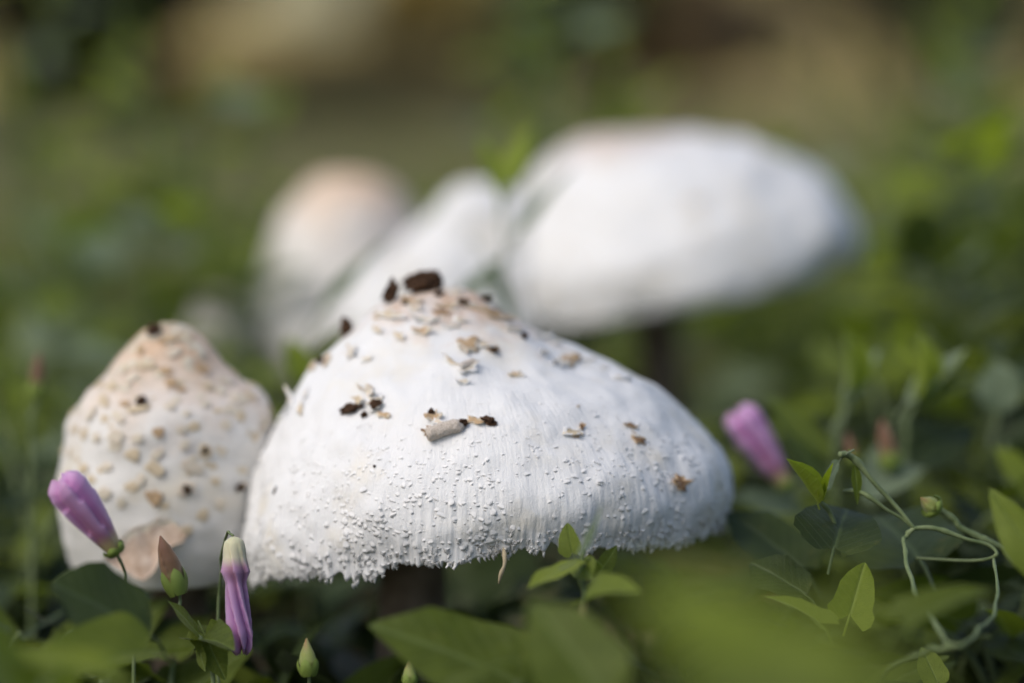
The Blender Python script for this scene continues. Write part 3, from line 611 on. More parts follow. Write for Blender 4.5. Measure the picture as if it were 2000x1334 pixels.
SPOT = [(228, 853, 34, 34), (268, 857, 22, 24), (310, 845, 22, 26), (355, 840, 18, 20), (190, 855, 24, 22), (165, 852, 20, 18), (262, 892, 24, 18), (307, 888, 30, 16), (303, 916, 40, 24), (303, 972, 34, 36), (364, 955, 38, 30),
        (372, 912, 44, 28), (275, 937, 18, 24), (205, 964, 34, 26), (210, 913, 26, 22), (165, 915, 26, 24), (400, 880, 26, 30), (440, 830, 22, 20), (470, 815, 22, 18), (515, 830, 22, 40), (270, 800, 44, 20), (330, 795, 22, 16),
        (232, 815, 34, 18), (180, 808, 34, 18), (205, 785, 34, 20), (245, 790, 24, 16), (335, 750, 24, 24), (355, 762, 20, 16), (325, 725, 26, 18), (260, 740, 34, 20), (285, 715, 40, 20), (405, 755, 26, 20), (430, 765, 22, 22),
        (460, 780, 26, 26), (490, 775, 26, 30), (440, 745, 34, 20), (395, 720, 30, 22), (275, 685, 28, 18), (340, 690, 36, 16), (390, 690, 30, 22), (330, 665, 40, 16), (300, 660, 30, 14), (420, 940, 20, 18), (430, 985, 24, 24), (395, 1005, 26, 22),
        (365, 1035, 24, 24), (320, 1025, 28, 24), (400, 790, 22, 16), (365, 808, 18, 12), (470, 950, 26, 20), (360, 870, 24, 20)]
r_ = np.random.default_rng(41)
for k, (px, py, w, h) in enumerate(SPOT):
    p, n = hit(bvh2, px, py)
    if p is None: continue
    s = K * (p - CP).dot(FWD); mt = ['palescale', 'tan', 'palescale', 'cream', 'cream'][int(r_.integers(5))]
    place(root2, "scale", SPOTS[mt][k % 5], frame_on(p + n * 0.0003, n, spin=r_.normal(0, 0.6)), (w * s * 1.05, h * s * 1.05, 0.5 * (w + h) * s * 0.35))
G2 = cap2.P.reshape(cap2.nt, cap2.nth, 3); N2 = cap2.N.reshape(cap2.nt, cap2.nth, 3)
for k in range(230):
    t = r_.uniform(0.0, 0.8) ** 1.2; j = int(t * 129); i = int(r_.integers(cap2.nth)); w = r_.uniform(0.001, 0.0036)
    place(root2, "scale", SPOTS[str(r_.choice(['palescale', 'cream', 'cream', 'palescale']))][k % 5], frame_on(Vector(G2[j, i] + cap2.o), Vector(N2[j, i]), spin=r_.normal(0, 0.6)), (w * 1.2, w * 0.9, w * 0.3))
for (px, py, s, lb) in [(277, 787, 18, "black round crumb on the bell shaped cap's upper face"), (366, 955, 14, "black grain on a pale scale low on the bell shaped cap"), (466, 951, 15, "dark grain on the bell shaped cap beside the white flank"), (399, 880, 12, "small dark grain mid-way down the bell shaped cap")]:
    resting("soil_crumb", CR[int(s) % 6], bvh2, px, py, (s * S43, s * S43, s * S43 * 0.7), lb, "soil", 0.5)
resting("soil_crumb", CR[2], bvh2, 305, 650, (24 * S43, 24 * S43, 20 * S43), "brown crumb behind the bell shaped cap's peak", "soil", 0.4)
# the big curled flap of old veil low on the bell cap
def veil_flap():
    """a torn scoop: attached along its lower edge, free pale upper lip curling out; local x runs towards the white mushroom reversed"""
    nu, nv = 30, 14; u = np.linspace(-1, 1, nu); v = np.linspace(0, 1, nv); U, Vv = np.meshgrid(u, v); U, Vv = U.ravel(), Vv.ravel()
    top = np.interp(U, [-1, -0.75, -0.35, 0.0, 0.15, 0.4, 0.75, 1], [0.05, 0.30, 0.52, 0.60, 0.58, 0.66, 0.62, 0.20])
    bot = np.interp(U, [-1, -0.5, -0.2, 0.1, 0.3, 0.6, 1], [-0.05, -0.42, -0.62, -0.40, -0.22, -0.02, 0.12])
    w = fbm(np.stack([U * 3, Vv * 2.2, U * 0], -1), 3, 3)
    y = bot + (top - bot) * Vv + 0.05 * w; x = U + 0.05 * np.sin(Vv * 5 + U * 4)
    z = 0.42 * Vv ** 1.6 * (1 - 0.5 * U ** 2) - 0.10 * np.exp(-((Vv - 0.55) / 0.3) ** 2) * (1 - U ** 2) + 0.10 * w + 0.24 - 0.1 * np.exp(-((U - 0.12) / 0.1) ** 2) * Vv
    V1 = np.stack([-x, -y, z], -1); F1 = grid_faces(nu, nv); V2 = V1 + np.array([0, 0.02, 0.04]); n = len(V1)
    ed = [(j * nu, (j + 1) * nu) for j in range(nv - 1)] + [((j + 1) * nu + nu - 1, j * nu + nu - 1) for j in range(nv - 1)] + [(i + 1, i) for i in range(nu - 1)] + [((nv - 1) * nu + i, (nv - 1) * nu + i + 1) for i in range(nu - 1)]
    F3 = np.array([(a, b, b + n, a + n) for a, b in ed])
    me = mesh_from("veil_flap", np.concatenate([V1, V2]), [F1[:, ::-1].copy(), F1 + n, F3], M['flap'])
    me.materials.append(M['cream'])
    for pg in me.polygons:
        j = np.mean([(i % n) // nu for i in pg.vertices])
        if j > nv - 2.8: pg.material_index = 1
    return me
M['flap'] = simple("veil_flap", [(0.3, (0.42, 0.29, 0.20)), (0.55, (0.62, 0.48, 0.37)), (0.75, (0.72, 0.62, 0.52))], 3, 0.8, 0.5, 0.0004)
p, n = hit(bvh2, 290, 1086)
fl = place(root2, "veil_flap", veil_flap(), frame_on(p + Vector((0, -0.0025, 0.0006)), Vector((0.05, -0.85, 0.5)), spin=0.25), (76 * S43, 78 * S43, 52 * S43)); fl["label"] = "large curled brown veil flap"

# ---- out-of-focus mushrooms behind
def back_mushroom(label, apx, apy, d, left, right, tilt=(0, 0), tan='cap_back', seed=1, df=1.0, rim=None, stem=(0.007, 0.011), base_shift=(0, 0)):
    if rim is not None: rim = rim_to(at(apx, apy, d), *rim)
    s = (d + LENS_BACK) * K; pk = at(apx, apy, d)
    c = Cap(pk, np.array(left) * s, np.array(right) * s, df, df, nt=70, nth=220, lump=0.0018, seed=seed, rim_fn=rim)
    r = mushroom_root(c, label, None, (c.o[0] + base_shift[0], c.o[1] + base_shift[1])); of = Vector(c.o) - r.location
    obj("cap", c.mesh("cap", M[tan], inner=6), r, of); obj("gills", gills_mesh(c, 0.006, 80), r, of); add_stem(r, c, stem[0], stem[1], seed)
    flecks(c, r, of, 260, 0.25, 0.0008, 0.0022, M['palescale'], 0, seed + 60)
    return r, c, c.world_bvh()
rootR, capR, bvhR = back_mushroom("broad smooth white mushroom with a tilted cap behind the fringed one", 1190, 262, 0.74,
    [(0, 0), (60, 10), (120, 45), (165, 110), (190, 190), (198, 270), (192, 330), (175, 375)],
    [(0, 0), (100, -4), (220, 4), (330, 32), (420, 84), (475, 150), (490, 200), (478, 240)], seed=31, base_shift=(0.02, 0.0), rim=([960, 1020, 1090, 1160, 1300, 1450, 1600, 1680, 1750], [560, 610, 640, 636, 612, 582, 545, 490, 440]))
bvh_tmp = bvhR
p, n = hit(bvhR, 1362, 402)
place(rootR, "scale", FLAKES['palescale'][2], frame_on(p, n), (56 * .83 * K, 56 * .83 * K, 0.004))
back_mushroom("rounded pale mushroom with pinkish tan crown behind the fringed one's shoulder", 690, 335, 0.80,
    [(0, 0), (60, 8), (110, 45), (150, 110), (175, 190), (190, 270), (200, 340), (190, 380)],
    [(0, 0), (55, 10), (95, 42), (125, 95), (150, 170), (175, 260), (185, 330), (175, 370)], tan='cap_bell', seed=33)
back_mushroom("white conical mushroom squeezed between the rounded and the broad cap", 935, 356, 0.72,
    [(0, 0), (40, 7), (76, 38), (118, 84), (170, 140), (235, 190), (285, 260), (295, 310)],
    [(0, 0), (44, 7), (84, 36), (125, 90), (150, 180), (160, 260), (158, 310)], seed=35, df=0.55, tan='cap_plain')
back_mushroom("small cream mushroom button beside the rounded pale one", 425, 566, 0.78,
    [(0, 0), (26, 6), (45, 30), (56, 65), (54, 95), (46, 115)], [(0, 0), (26, 6), (48, 30), (60, 65), (60, 95), (50, 115)], tan='cap_bell', seed=37, stem=(0.005, 0.008))

# ------------------------------------------------------------------ bindweed: leaves, flowers, buds, vines
def leaf_mesh(name, kind, mat, fold=0.25, droop=0.25, wav=0.03, seed=0, petiole=0.35, rows=14, cols=4):
    """unit-long leaf along +Y, normal +Z"""
    if kind == 'arrow':
        yy = [-0.24, -0.16, -0.08, 0.0, 0.12, 0.3, 0.5, 0.7, 0.86, 0.95, 1.0]; wo = [0.26, 0.31, 0.33, 0.31, 0.27, 0.27, 0.24, 0.18, 0.10, 0.045, 0.004]; wi = [0.22, 0.14, 0.06, 0, 0, 0, 0, 0, 0, 0, 0]
    elif kind == 'heart':
        yy = [-0.16, -0.1, -0.04, 0.02, 0.15, 0.32, 0.5, 0.68, 0.84, 0.94, 1.0]; wo = [0.22, 0.32, 0.38, 0.40, 0.42, 0.40, 0.35, 0.27, 0.16, 0.075, 0.004]; wi = [0.15, 0.07, 0.02, 0, 0, 0, 0, 0, 0, 0, 0]
    elif kind == 'round':
        yy = [-0.05, 0.0, 0.06, 0.15, 0.3, 0.46, 0.62, 0.78, 0.9, 0.97, 1.0]; wo = [0.1, 0.2, 0.31, 0.4, 0.46, 0.46, 0.42, 0.32, 0.2, 0.1, 0.01]; wi = [0.03, 0, 0, 0, 0, 0, 0, 0, 0, 0, 0]
    else:                     # lance
        yy = [0.0, 0.04, 0.1, 0.2, 0.35, 0.5, 0.65, 0.8, 0.9, 0.96, 1.0]; wo = [0.02, 0.06, 0.1, 0.14, 0.16, 0.155, 0.13, 0.085, 0.045, 0.02, 0.003]; wi = [0] * 11
    r_ = np.random.default_rng(seed); yv = np.concatenate([np.array(yy)]); V, uv, F = [], [], []
    nr = len(yy); cc = np.linspace(0, 1, cols + 1)
    cx = 0.05 * r_.normal(); jit = {sd_: 1 + 0.07 * r_.normal(size=nr) for sd_ in (-1, 1)}
    for side in (-1, 1):
        b = len(V)
        for k in range(nr):
            for c in cc:
                w = wi[k] + (wo[k] * jit[side][k] - wi[k]) * c
                x = side * w; y = yy[k] + 0.018 * jit[side][k - 1] * c
                z = abs(x) * fold - droop * max(y, -0.1) ** 2 * 0.5 + wav * math.sin(y * 9 + side * 1.3 + seed) * (abs(x) / 0.3) + 0.02 * math.sin(abs(x) * 40 + y * 14) * 0.3
                V.append((x + cx * y * y, y, z)); uv.append((side * (abs(x)), y))
        for k in range(nr - 1):
            for c in range(cols):
                a = b + k * (cols + 1) + c; q = (a, a + 1, a + cols + 2, a + cols + 1); F.append(q if side > 0 else q[::-1])
    V = np.array(V); uv = np.array(uv); Fl = [np.array(F)]
    if petiole:
        tv, tf, tu = tube(smooth_path([(0, 0.02, -0.006), (0, -petiole * 0.5, -0.02), (0, -petiole, -petiole * 0.4)], 5), 0.017, 5, False)
        Fl += [f + len(V) for f in tf]; V = np.concatenate([V, tv]); uv = np.concatenate([uv, np.stack([np.zeros(len(tv)), np.zeros(len(tv))], -1)])
    return mesh_from(name, V, Fl, mat, uv)
LEAF = {}
for mk in LEAFKEYS:
    for kd in ('arrow', 'heart', 'round', 'lance'):
        LEAF[mk, kd] = [leaf_mesh("leaf", kd, M[mk], fold=f, droop=dr, wav=wv, seed=i) for i, (f, dr, wv) in enumerate([(0.15, 0.25, 0.04), (0.4, 0.5, 0.02), (-0.1, 0.15, 0.05)])]
    LEAF[mk, 'folded'] = [leaf_mesh("leaf", 'lance', M[mk], fold=f, droop=dr, wav=0.01, seed=i, petiole=0.1) for i, (f, dr) in enumerate([(2.2, 0.1), (1.6, -0.2), (2.6, 0.3)])]
def leaf_between(parent, base, tip, mk, kind, width=1.0, face=(0, -0.35, 1), roll=0.0, var=0):
    """a leaf from base to tip, its upper side turned towards 'face'"""
    base, tip = Vector(base), Vector(tip); d = tip - base; L_ = d.length; d.normalize()
    f = Vector(face); n = f - d * f.dot(d)
    if n.length < 1e-4: n = Vector((1, 0, 0))
    n.normalize(); x = d.cross(n)
    m = Matrix((x, d, n)).transposed().to_4x4() @ Matrix.Rotation(roll, 4, 'Y'); m.translation = base
    return place(parent, "leaf", LEAF[mk, kind][var % 3], m, (L_ * width, L_, L_))
def stem_between(parent, pts, r, name="stem", mat='stemgreen', n=None):
    P = smooth_path([tuple(p) for p in pts], n or max(8, 5 * len(pts))) - np.array(parent.location)
    P = smooth_path(P, len(P) * 3); tt = np.linspace(0, 1, len(P)); L_ = np.linalg.norm(np.diff(P, axis=0), axis=1).sum()
    P = P + np.stack([vnoise(np.stack([tt * L_ * 160, tt * 0 + q, tt * 0], -1), 81) for q in (0.0, 5.0, 9.0)], -1) * r * 0.55 * np.minimum(1, 8 * np.minimum(tt, 1 - tt))[:, None]
    rr = np.linspace(r, r * 0.62, len(P)) * 0.68 * (1 + 0.10 * vnoise(np.stack([tt * L_ * 300, tt * 0, tt * 0], -1), 82) + 0.35 * np.exp(-(((tt * L_ / 0.017) % 1 - 0.5) / 0.07) ** 2)); V, F, uv = tube(P, rr, 8)
    return obj(name, mesh_from(name, V, F, M[mat], uv), parent)
def furled(name, mat, prof, folds=5, twist=1.4, depth=0.22, n=40, m=34, bend=0.0, seed=0):
    """a rolled-up flower along +Z, unit long: spiral folds deepen towards the tip"""
    zs = np.linspace(0, 1, m); rad = np.interp(zs, *zip(*prof)); th = np.arange(n) / n * 2 * np.pi; V, uv = [], []
    for z, r in zip(zs, rad):
        ph = th * folds + twist * z * 2 * np.pi * folds / 5
        saw = ((ph / (2 * np.pi)) % 1.0); d = depth * min(1, z * 2.2)
        k = 1 + d * (saw - 0.55)
        lf = max(0.0, (z - 0.7) / 0.3) * 0.13 * (depth > 0.3); V += [(r * kk * math.cos(t) + bend * z * z, r * kk * math.sin(t), z + lf * (sw - 0.6)) for kk, t, sw in zip(k, th, saw)]; uv += [(s, z) for s in saw]
    V.append((bend, 0, zs[-1] - 0.02 * (depth > 0.3))); uv.append((0.5, 1)); V.append((0, 0, -0.012)); uv.append((0.5, 0)); c = len(V) - 2; i = np.arange(n); o = (m - 1) * n
    return mesh_from(name, np.array(V), [grid_faces(n, m, True), np.stack([np.full(n, c), o + i, o + (i + 1) % n], -1), np.stack([np.full(n, c + 1), (i + 1) % n, i], -1)], M[mat], np.array(uv))
def sepal_mesh():
    nu, nv = 5, 7; V = []
    for v in np.linspace(0, 1, nv):
        w = 0.42 * math.sin(math.pi * min(1, v * 0.86 + 0.14)) ** 0.7 + 0.01
        for u in np.linspace(-1, 1, nu): a = u * w * 1.7; V.append((math.sin(a) * 0.5, 0.5 * math.cos(a) * (0.75 + 0.5 * math.sin(v * 2.6)) - 0.0, v))
    return mesh_from("sepal", np.array(V), grid_faces(nu, nv), M['calyx'])
SEPAL = sepal_mesh()
FLOWER = furled("closed_flower", 'petal', [(0, 0.085), (0.1, 0.11), (0.3, 0.15), (0.6, 0.19), (0.85, 0.205), (0.95, 0.175), (1, 0.09)], 5, 0.35, 0.5)
WITHER = furled("withered_flower", 'withered', [(0, 0.05), (0.03, 0.10), (0.08, 0.115), (0.2, 0.12), (0.3, 0.15), (0.4, 0.10), (0.6, 0.105), (0.85, 0.125), (0.95, 0.10), (1, 0.05)], 6, 1.6, 0.6, bend=0.05, n=72)
BUD = furled("bud", 'bud', [(0, 0.10), (0.12, 0.17), (0.3, 0.185), (0.55, 0.165), (0.8, 0.105), (1, 0.012)], 3, 0.8, 0.2)
BUDG = furled("bud", 'budgreen', [(0, 0.12), (0.15, 0.22), (0.35, 0.25), (0.6, 0.19), (0.85, 0.08), (1, 0.012)], 3, 0.5, 0.18)
def axis_matrix(base, tip, spin=0.0):
    d = (Vector(tip) - Vector(base)); q = d.to_track_quat('Z', 'Y').to_matrix().to_4x4() @ Matrix.Rotation(spin, 4, 'Z'); q.translation = Vector(base); return q, d.length
def bloom(parent, name, me, base, tip, fat=1.0, spin=0.0, calyx=0.32, cw=0.34):
    m, l = axis_matrix(base, tip, spin); o = place(parent, name, me, m, (l * fat, l * fat, l))
    for k in range(5 if calyx else 0):
        s = obj("sepal", SEPAL, o, mat=Matrix.Rotation(k * 2 * math.pi / 5, 4, 'Z') @ Matrix.Translation((0, 0, -0.04)) @ Matrix.Diagonal((cw, cw, calyx, 1)))
    return o
def plant(base_px, label, group=None, base=None):
    b = base if base is not None else base_px
    e = empty("bindweed_plant", (b[0], b[1], 0.0)); return tag(e, label, "plant", group)
def gbase(px, py, d):
    p = at(px, py, d); return Vector((p.x, p.y, 0))

# -- plant with the mauve closed flower against the bell cap
d = 0.352
pl = plant(gbase(250, 1334, d), "bindweed with mauve furled flower leaning on the bell shaped cap")
bloom(pl, "closed_flower", FLOWER, at(226, 1076, d), at(118, 938, d - 0.004), 1.0, 0.6, 0.12, 0.22)
stem_between(pl, [pl.location + Vector((0, 0, -0.004)), at(262, 1240, d + .004), at(250, 1140, d + .004), at(226, 1076, d)], 0.0007)
leaf_between(pl, at(285, 1235, 0.33), at(120, 1130, 0.322), 'leaf_dark', 'round', 1.05, (0.1, -0.9, 1), 0.15)
leaf_between(pl, at(270, 1275, 0.318), at(40, 1300, 0.30), 'leaf_mid', 'heart', 0.7, (0, -0.2, 1), -0.3, 1)
# -- plant with the russet bud
d = 0.362
pl = plant(gbase(410, 1400, d), "bindweed shoot with a russet pointed bud and small folded leaves")
bloom(pl, "bud", BUD, at(348, 1158, d), at(313, 1046, d), 1.0, 0.4, 0.46, 0.37)
stem_between(pl, [pl.location + Vector((0, 0, -0.004)), at(415, 1320, d), at(385, 1240, d), at(358, 1195, d), at(348, 1155, d)], 0.0009)
leaf_between(pl, at(392, 1245, d), at(338, 1170, d - .004), 'leaf_mid', 'lance', 1.5, (0.8, -0.5, 0.6), 0.2)
leaf_between(pl, at(392, 1250, d), at(446, 1240, d - .012), 'leaf_mid', 'heart', 0.8, (0, -0.35, 1), 0.1, 1)
leaf_between(pl, at(390, 1256, d), at(436, 1218, d + .006), 'leaf_mid', 'round', 0.9, (-0.2, -0.8, 0.5), 0)
leaf_between(pl, at(400, 1240, d), at(440, 1325, d - .002), 'leaf_mid', 'arrow', 1.1, (0.3, -1, 0.3), 0.2)
leaf_between(pl, at(388, 1256, d), at(396, 1310, d - .003), 'leaf_mid', 'lance', 1.5, (-0.7, -1, 0.2), 0.1)
# -- withered hanging flower
d = 0.366
pl = plant(gbase(448, 1500, d + .02), "bindweed with a limp withered mauve flower hanging beside the white rim")
stem_between(pl, [pl.location + Vector((0, 0, -0.004)), at(425, 1300, d + .02), at(432, 1120, d + .016), at(442, 1042, d + .006), at(455, 1046, d)], 0.0006)
bloom(pl, "withered_flower", WITHER, at(457, 1050, d), at(463, 1272, d - .003), 0.82, 0.3, 0)
# -- two green buds at the lower edge
for (bx, by, tx, ty, dd, lb) in [(603, 1318, 599, 1246, 0.36, "single green bindweed bud with russet tip standing under the white rim"), (801, 1340, 800, 1286, 0.358, "short green bindweed bud in front of the mushroom stem")]:
    pl = plant(gbase(bx + 4, 1500, dd), lb)
    bloom(pl, "bud", BUDG, at(bx, by, dd), at(tx, ty, dd), 1.0, 0.5, 0.5, 0.5)
    stem_between(pl, [pl.location + Vector((0, 0, -0.004)), at(bx + 8, by + 90, dd), at(bx, by, dd)], 0.0009)
# -- wavy leaf in front of the stem
pl = plant(gbase(960, 1500, .31), "bindweed with a broad wavy dark leaf in front of the mushroom stem")
leaf_between(pl, at(1010, 1330, 0.315), at(735, 1205, 0.312), 'leaf_mid', 'heart', 0.8, (0.15, -0.9, 0.75), 0.1)
leaf_between(pl, at(900, 1350, 0.30), at(1010, 1260, 0.305), 'leaf_mid', 'arrow', 0.9, (0, -0.3, 1), -0.3, 1)
stem_between(pl, [pl.location + Vector((0, 0, -0.004)), at(980, 1420, .312), at(1010, 1330, .315)], 0.0008)
# -- tall shoot before the rim
d = 0.345
pl = plant(gbase(1140, 1500, d), "leafy bindweed shoot with greenish bud rising before the white rim")
stem_between(pl, [pl.location + Vector((0, 0, -0.004)), at(1150, 1400, d), at(1138, 1250, d), at(1140, 1150, d), at(1136, 1085, d), at(1140, 1070, d)], 0.0011)
leaf_between(pl, at(1118, 1078, d + .01), at(1102, 1020, d + .012), 'leaf_mid', 'heart', 0.9, (-0.6, -1, 0.2), 0.2, 1)
leaf_between(pl, at(1126, 1086, d - .02), at(1186, 992, d - .022), 'leaf_grey', 'lance', 1.2, (1, -0.3, 0.5), 0.6)
leaf_between(pl, at(1140, 1095, d), at(1034, 1128, d - .015), 'leaf_lime', 'lance', 1.1, (0, -0.6, 1), 0.3)
leaf_between(pl, at(1165, 1126, d + .008), at(1210, 1066, d + .012), 'leaf_mid', 'arrow', 0.95, (0.5, -0.8, 0.3), 0.2)
leaf_between(pl, at(1128, 1096, d + .005), at(1150, 1122, d - .006), 'leaf_mid', 'lance', 1.6, (0, -1, 0.2), 0.1)
leaf_between(pl, at(1165, 1345, d - .085), at(1035, 1165, d - .075), 'leaf_mid', 'heart', 0.95, (-0.2, -0.7, 0.8), 0.0)
leaf_between(pl, at(1060, 1350, d - .04), at(1130, 1230, d - .05), 'leaf_mid', 'heart', 0.9, (0.2, -0.6, 0.9), 0.2, 1)
leaf_between(pl, at(1150, 1170, d - .02), at(1230, 1130, d - .03), 'leaf_mid', 'heart', 0.8, (0.1, -0.5, 1), 0.2, 1)
bloom(pl, "bud", BUDG, at(1128, 1268, d - .03), at(1142, 1178, d - .03), 0.85, 0.2, 0.5, 0.5)
stem_between(pl, [at(1140, 1420, d - .02), at(1130, 1330, d - .03), at(1128, 1266, d - .03)], 0.0011)
# -- very near leaves, far out of focus
pl = plant(gbase(1500, 1900, .13), "bindweed with large soft green leaves close before the lens")
stem_between(pl, [pl.location + Vector((0, 0, -0.004)), at(1600, 1700, .08), at(1640, 1420, .07)], 0.0009)
leaf_between(pl, at(1650, 1380, 0.075), at(1215, 1105, 0.085), 'leaf_lime', 'heart', 0.60, (-0.2, -0.7, 0.8), 0.1)
leaf_between(pl, at(1560, 1520, .065), at(1320, 1270, .075), 'leaf_mid', 'heart', 0.9, (0.0, -0.7, 0.9), 0.0, 1)
leaf_between(pl, at(1700, 1560, .055), at(1760, 1250, .065), 'leaf_mid', 'heart', 0.8, (0.1, -0.6, 1), -0.1, 1)
leaf_between(pl, at(1640, 1180, .10), at(1720, 1080, .11), 'leaf_lime', 'lance', 0.8, (0.2, -0.6, 1), 0.1)
leaf_between(pl, at(1300, 1560, .11), at(1225, 1330, .12), 'leaf_mid', 'arrow', 0.7, (0.2, -0.6, 1), 0.1)
pl = plant(gbase(60, 1700, .24), "bindweed with soft lime leaves low beside the dark round leaf")
stem_between(pl, [pl.location + Vector((0, 0, -0.004)), at(60, 1500, .24), at(90, 1330, .245)], 0.0009)
leaf_between(pl, at(200, 1310, .26), at(-40, 1250, .25), 'leaf_lime', 'arrow', 0.7, (0, -0.4, 1), 0.1)
leaf_between(pl, at(60, 1400, .25), at(-60, 1180, .24), 'leaf_mid', 'heart', 0.8, (0.2, -0.6, 1), 0.2)
leaf_between(pl, at(110, 1400, .27), at(150, 1270, .275), 'leaf_lime', 'lance', 1.2, (0.4, -0.8, 0.4), 0.2)
# -- vines right of the rim
d = 0.378
pl = plant(gbase(1700, 1500, d), "bindweed vine with looping pale stems and paired lime leaf shoots")
stem_between(pl, [at(1640, 888, d - .002), at(1672, 900, d), at(1722, 960, d), at(1785, 1032, d)], 0.0011)
stem_between(pl, [at(1650, 960, d + .008), at(1690, 966, d), at(1740, 1000, d), at(1785, 1032, d)], 0.0008)
stem_between(pl, [at(1785, 1032, d), at(1830, 1034, d), at(1890, 1052, d), at(1938, 1072, d), at(1942, 1088, d), at(1900, 1096, d + .005), at(1790, 1090, d + .01)], 0.0008)
stem_between(pl, [at(1785, 1032, d), at(1766, 1058, d - .002), at(1780, 1130, d - .02), at(1820, 1210, d - .045), at(1868, 1262, d - .06), at(1915, 1230, d - .05), at(1946, 1180, d - .03), at(1941, 1090, d)], 0.0008)
stem_between(pl, [at(1868, 1262, d - .06), at(1800, 1278, d - .05), at(1720, 1340, d - .03), pl.location + Vector((0, 0, -0.004))], 0.0009)
leaf_between(pl, at(1598, 985, d), at(1540, 896, d - .003), 'leaf_lime', 'folded', 0.55, (0.9, -0.6, 0.2), 0.0)
leaf_between(pl, at(1606, 980, d), at(1630, 902, d - .003), 'leaf_lime', 'folded', 0.6, (-0.6, -0.9, 0.2), 0.2, 1)
stem_between(pl, [at(1650, 1090, d + .004), at(1625, 1010, d + .003), at(1603, 980, d), at(1600, 975, d)], 0.0008)
leaf_between(pl, at(1630, 1068, d - .004), at(1655, 965, d + .01), 'leaf_dark', 'heart', 1.25, (-0.2, -0.8, 0.7), 0.2, 1)
leaf_between(pl, at(1640, 900, d), at(1600, 960, d + .01), 'leaf_grey', 'lance', 1.1, (-0.4, -0.9, 0.6), 0)
leaf_between(pl, at(1668, 905, d), at(1680, 985, d), 'leaf_mid', 'lance', 0.9, (0.4, -0.9, 0.6), 0)
leaf_between(pl, at(1660, 1200, d - .014), at(1690, 1092, d - .01), 'leaf_lime', 'arrow', 1.25, (-0.3, -1, 0.35), 0.25, 1)
leaf_between(pl, at(1600, 1215, d - .035), at(1505, 1142, d - .03), 'leaf_mid', 'arrow', 0.9, (0, -0.5, 1), 0.3, 1)
leaf_between(pl, at(1560, 1105, d + .03), at(1425, 985, d + .04), 'leaf_dark', 'heart', 1.0, (-0.1, -0.45, 1), 0.1)
leaf_between(pl, at(1570, 1160, d + .0), at(1470, 1090, d + .006), 'leaf_dark', 'round', 1.0, (-0.1, -0.6, 1), 0.1)
leaf_between(pl, at(1790, 1085, d + .02), at(1700, 980, d + .05), 'leaf_dark', 'heart', 1.0, (0.1, -0.5, 1), -0.2)
leaf_between(pl, at(1830, 1330, d - .01), at(1800, 1262, d - .006), 'leaf_mid', 'heart', 0.9, (0.1, -0.7, 1), -0.2)
leaf_between(pl, at(1780, 1210, d - .09), at(1930, 1120, d - .085), 'leaf_mid', 'arrow', 0.8, (0.1, -0.6, 1), -0.2, 1)
pl2 = plant(gbase(2080, 1300, d + .02), "bindweed vine ending in a pale round bud beside the looping stems")
stem_between(pl2, [pl2.location + Vector((0, 0, -0.004)), at(2060, 1160, d + .015), at(1990, 1092, d + .01), at(1900, 1040, d + .008), at(1822, 990, d + .008)], 0.0015)
bloom(pl2, "bud", BUDG, at(1828, 996, d + .008), at(1798, 972, d + .006), 1.5, 0, 0.5, 0.6)
leaf_between(pl2, at(2035, 1105, d - .05), at(1930, 955, d - .045), 'leaf_mid', 'heart', 0.55, (-0.7, -0.7, 0.5), 0.2)
# -- closed mauve flower right of the white cap
d = 0.47
pl = plant(gbase(1560, 1250, d), "bindweed with a blurred mauve furled flower standing off the white cap's flank")
bloom(pl, "closed_flower", FLOWER, at(1538, 950, d), at(1440, 806, d), 0.95, 1.1, 0.12, 0.22)
stem_between(pl, [pl.location + Vector((0, 0, -0.004)), at(1575, 1080, d), at(1560, 1000, d), at(1538, 950, d)], 0.0007)
leaf_between(pl, at(1560, 1000, d + .01), at(1440, 960, d), 'leaf_grey', 'heart', 0.8, (0, -0.5, 1), 0)
leaf_between(pl, at(1640, 1010, d + .03), at(1520, 765, d + .02), 'leaf_mid', 'lance', 1.2, (0.6, -0.6, 0.7), 0.2)
leaf_between(pl, at(1600, 1080, d), at(1430, 1020, d - .01), 'leaf_mid', 'arrow', 0.9, (0, -0.5, 1), 0.2)
# -- upright blurred shoots further right
d = 0.49
pl = plant(gbase(1640, 1150, d), "blurred upright lime bindweed shoot with a small russet bud")
stem_between(pl, [pl.location + Vector((0, 0, -0.004)), at(1632, 900, d), at(1650, 790, d), at(1658, 660, d)], 0.0019)
leaf_between(pl, at(1655, 770, d), at(1652, 645, d), 'leaf_lime', 'folded', 1.6, (0.8, -0.8, 0.2))
leaf_between(pl, at(1655, 790, d), at(1710, 670, d + .01), 'leaf_grey', 'lance', 0.9, (-0.6, -0.8, 0.3))
leaf_between(pl, at(1630, 900, d), at(1510, 768, d), 'leaf_mid', 'lance', 1.1, (0.5, -0.8, 0.6))
bloom(pl, "bud", BUD, at(1668, 905, d - .02), at(1655, 845, d - .02), 1.0, 0, 0.4, 0.4)
d = 0.48
pl = plant(gbase(1790, 1150, d), "blurred bindweed shoot with forked young leaves and russet bud")
stem_between(pl, [pl.location + Vector((0, 0, -0.004)), at(1770, 900, d), at(1785, 780, d), at(1800, 690, d)], 0.0012)
leaf_between(pl, at(1785, 785, d), at(1800, 652, d), 'leaf_lime', 'folded', 1.3, (0.8, -0.8, 0.2))
leaf_between(pl, at(1790, 720, d), at(1752, 668, d), 'leaf_lime', 'lance', 1.3, (0.5, -0.8, 0.4))
leaf_between(pl, at(1770, 790, d), at(1876, 672, d), 'leaf_grey', 'lance', 1.2, (-0.5, -0.5, 0.8))
leaf_between(pl, at(1780, 790, d), at(1910, 735, d), 'leaf_mid', 'lance', 1.1, (0, -0.5, 0.9))
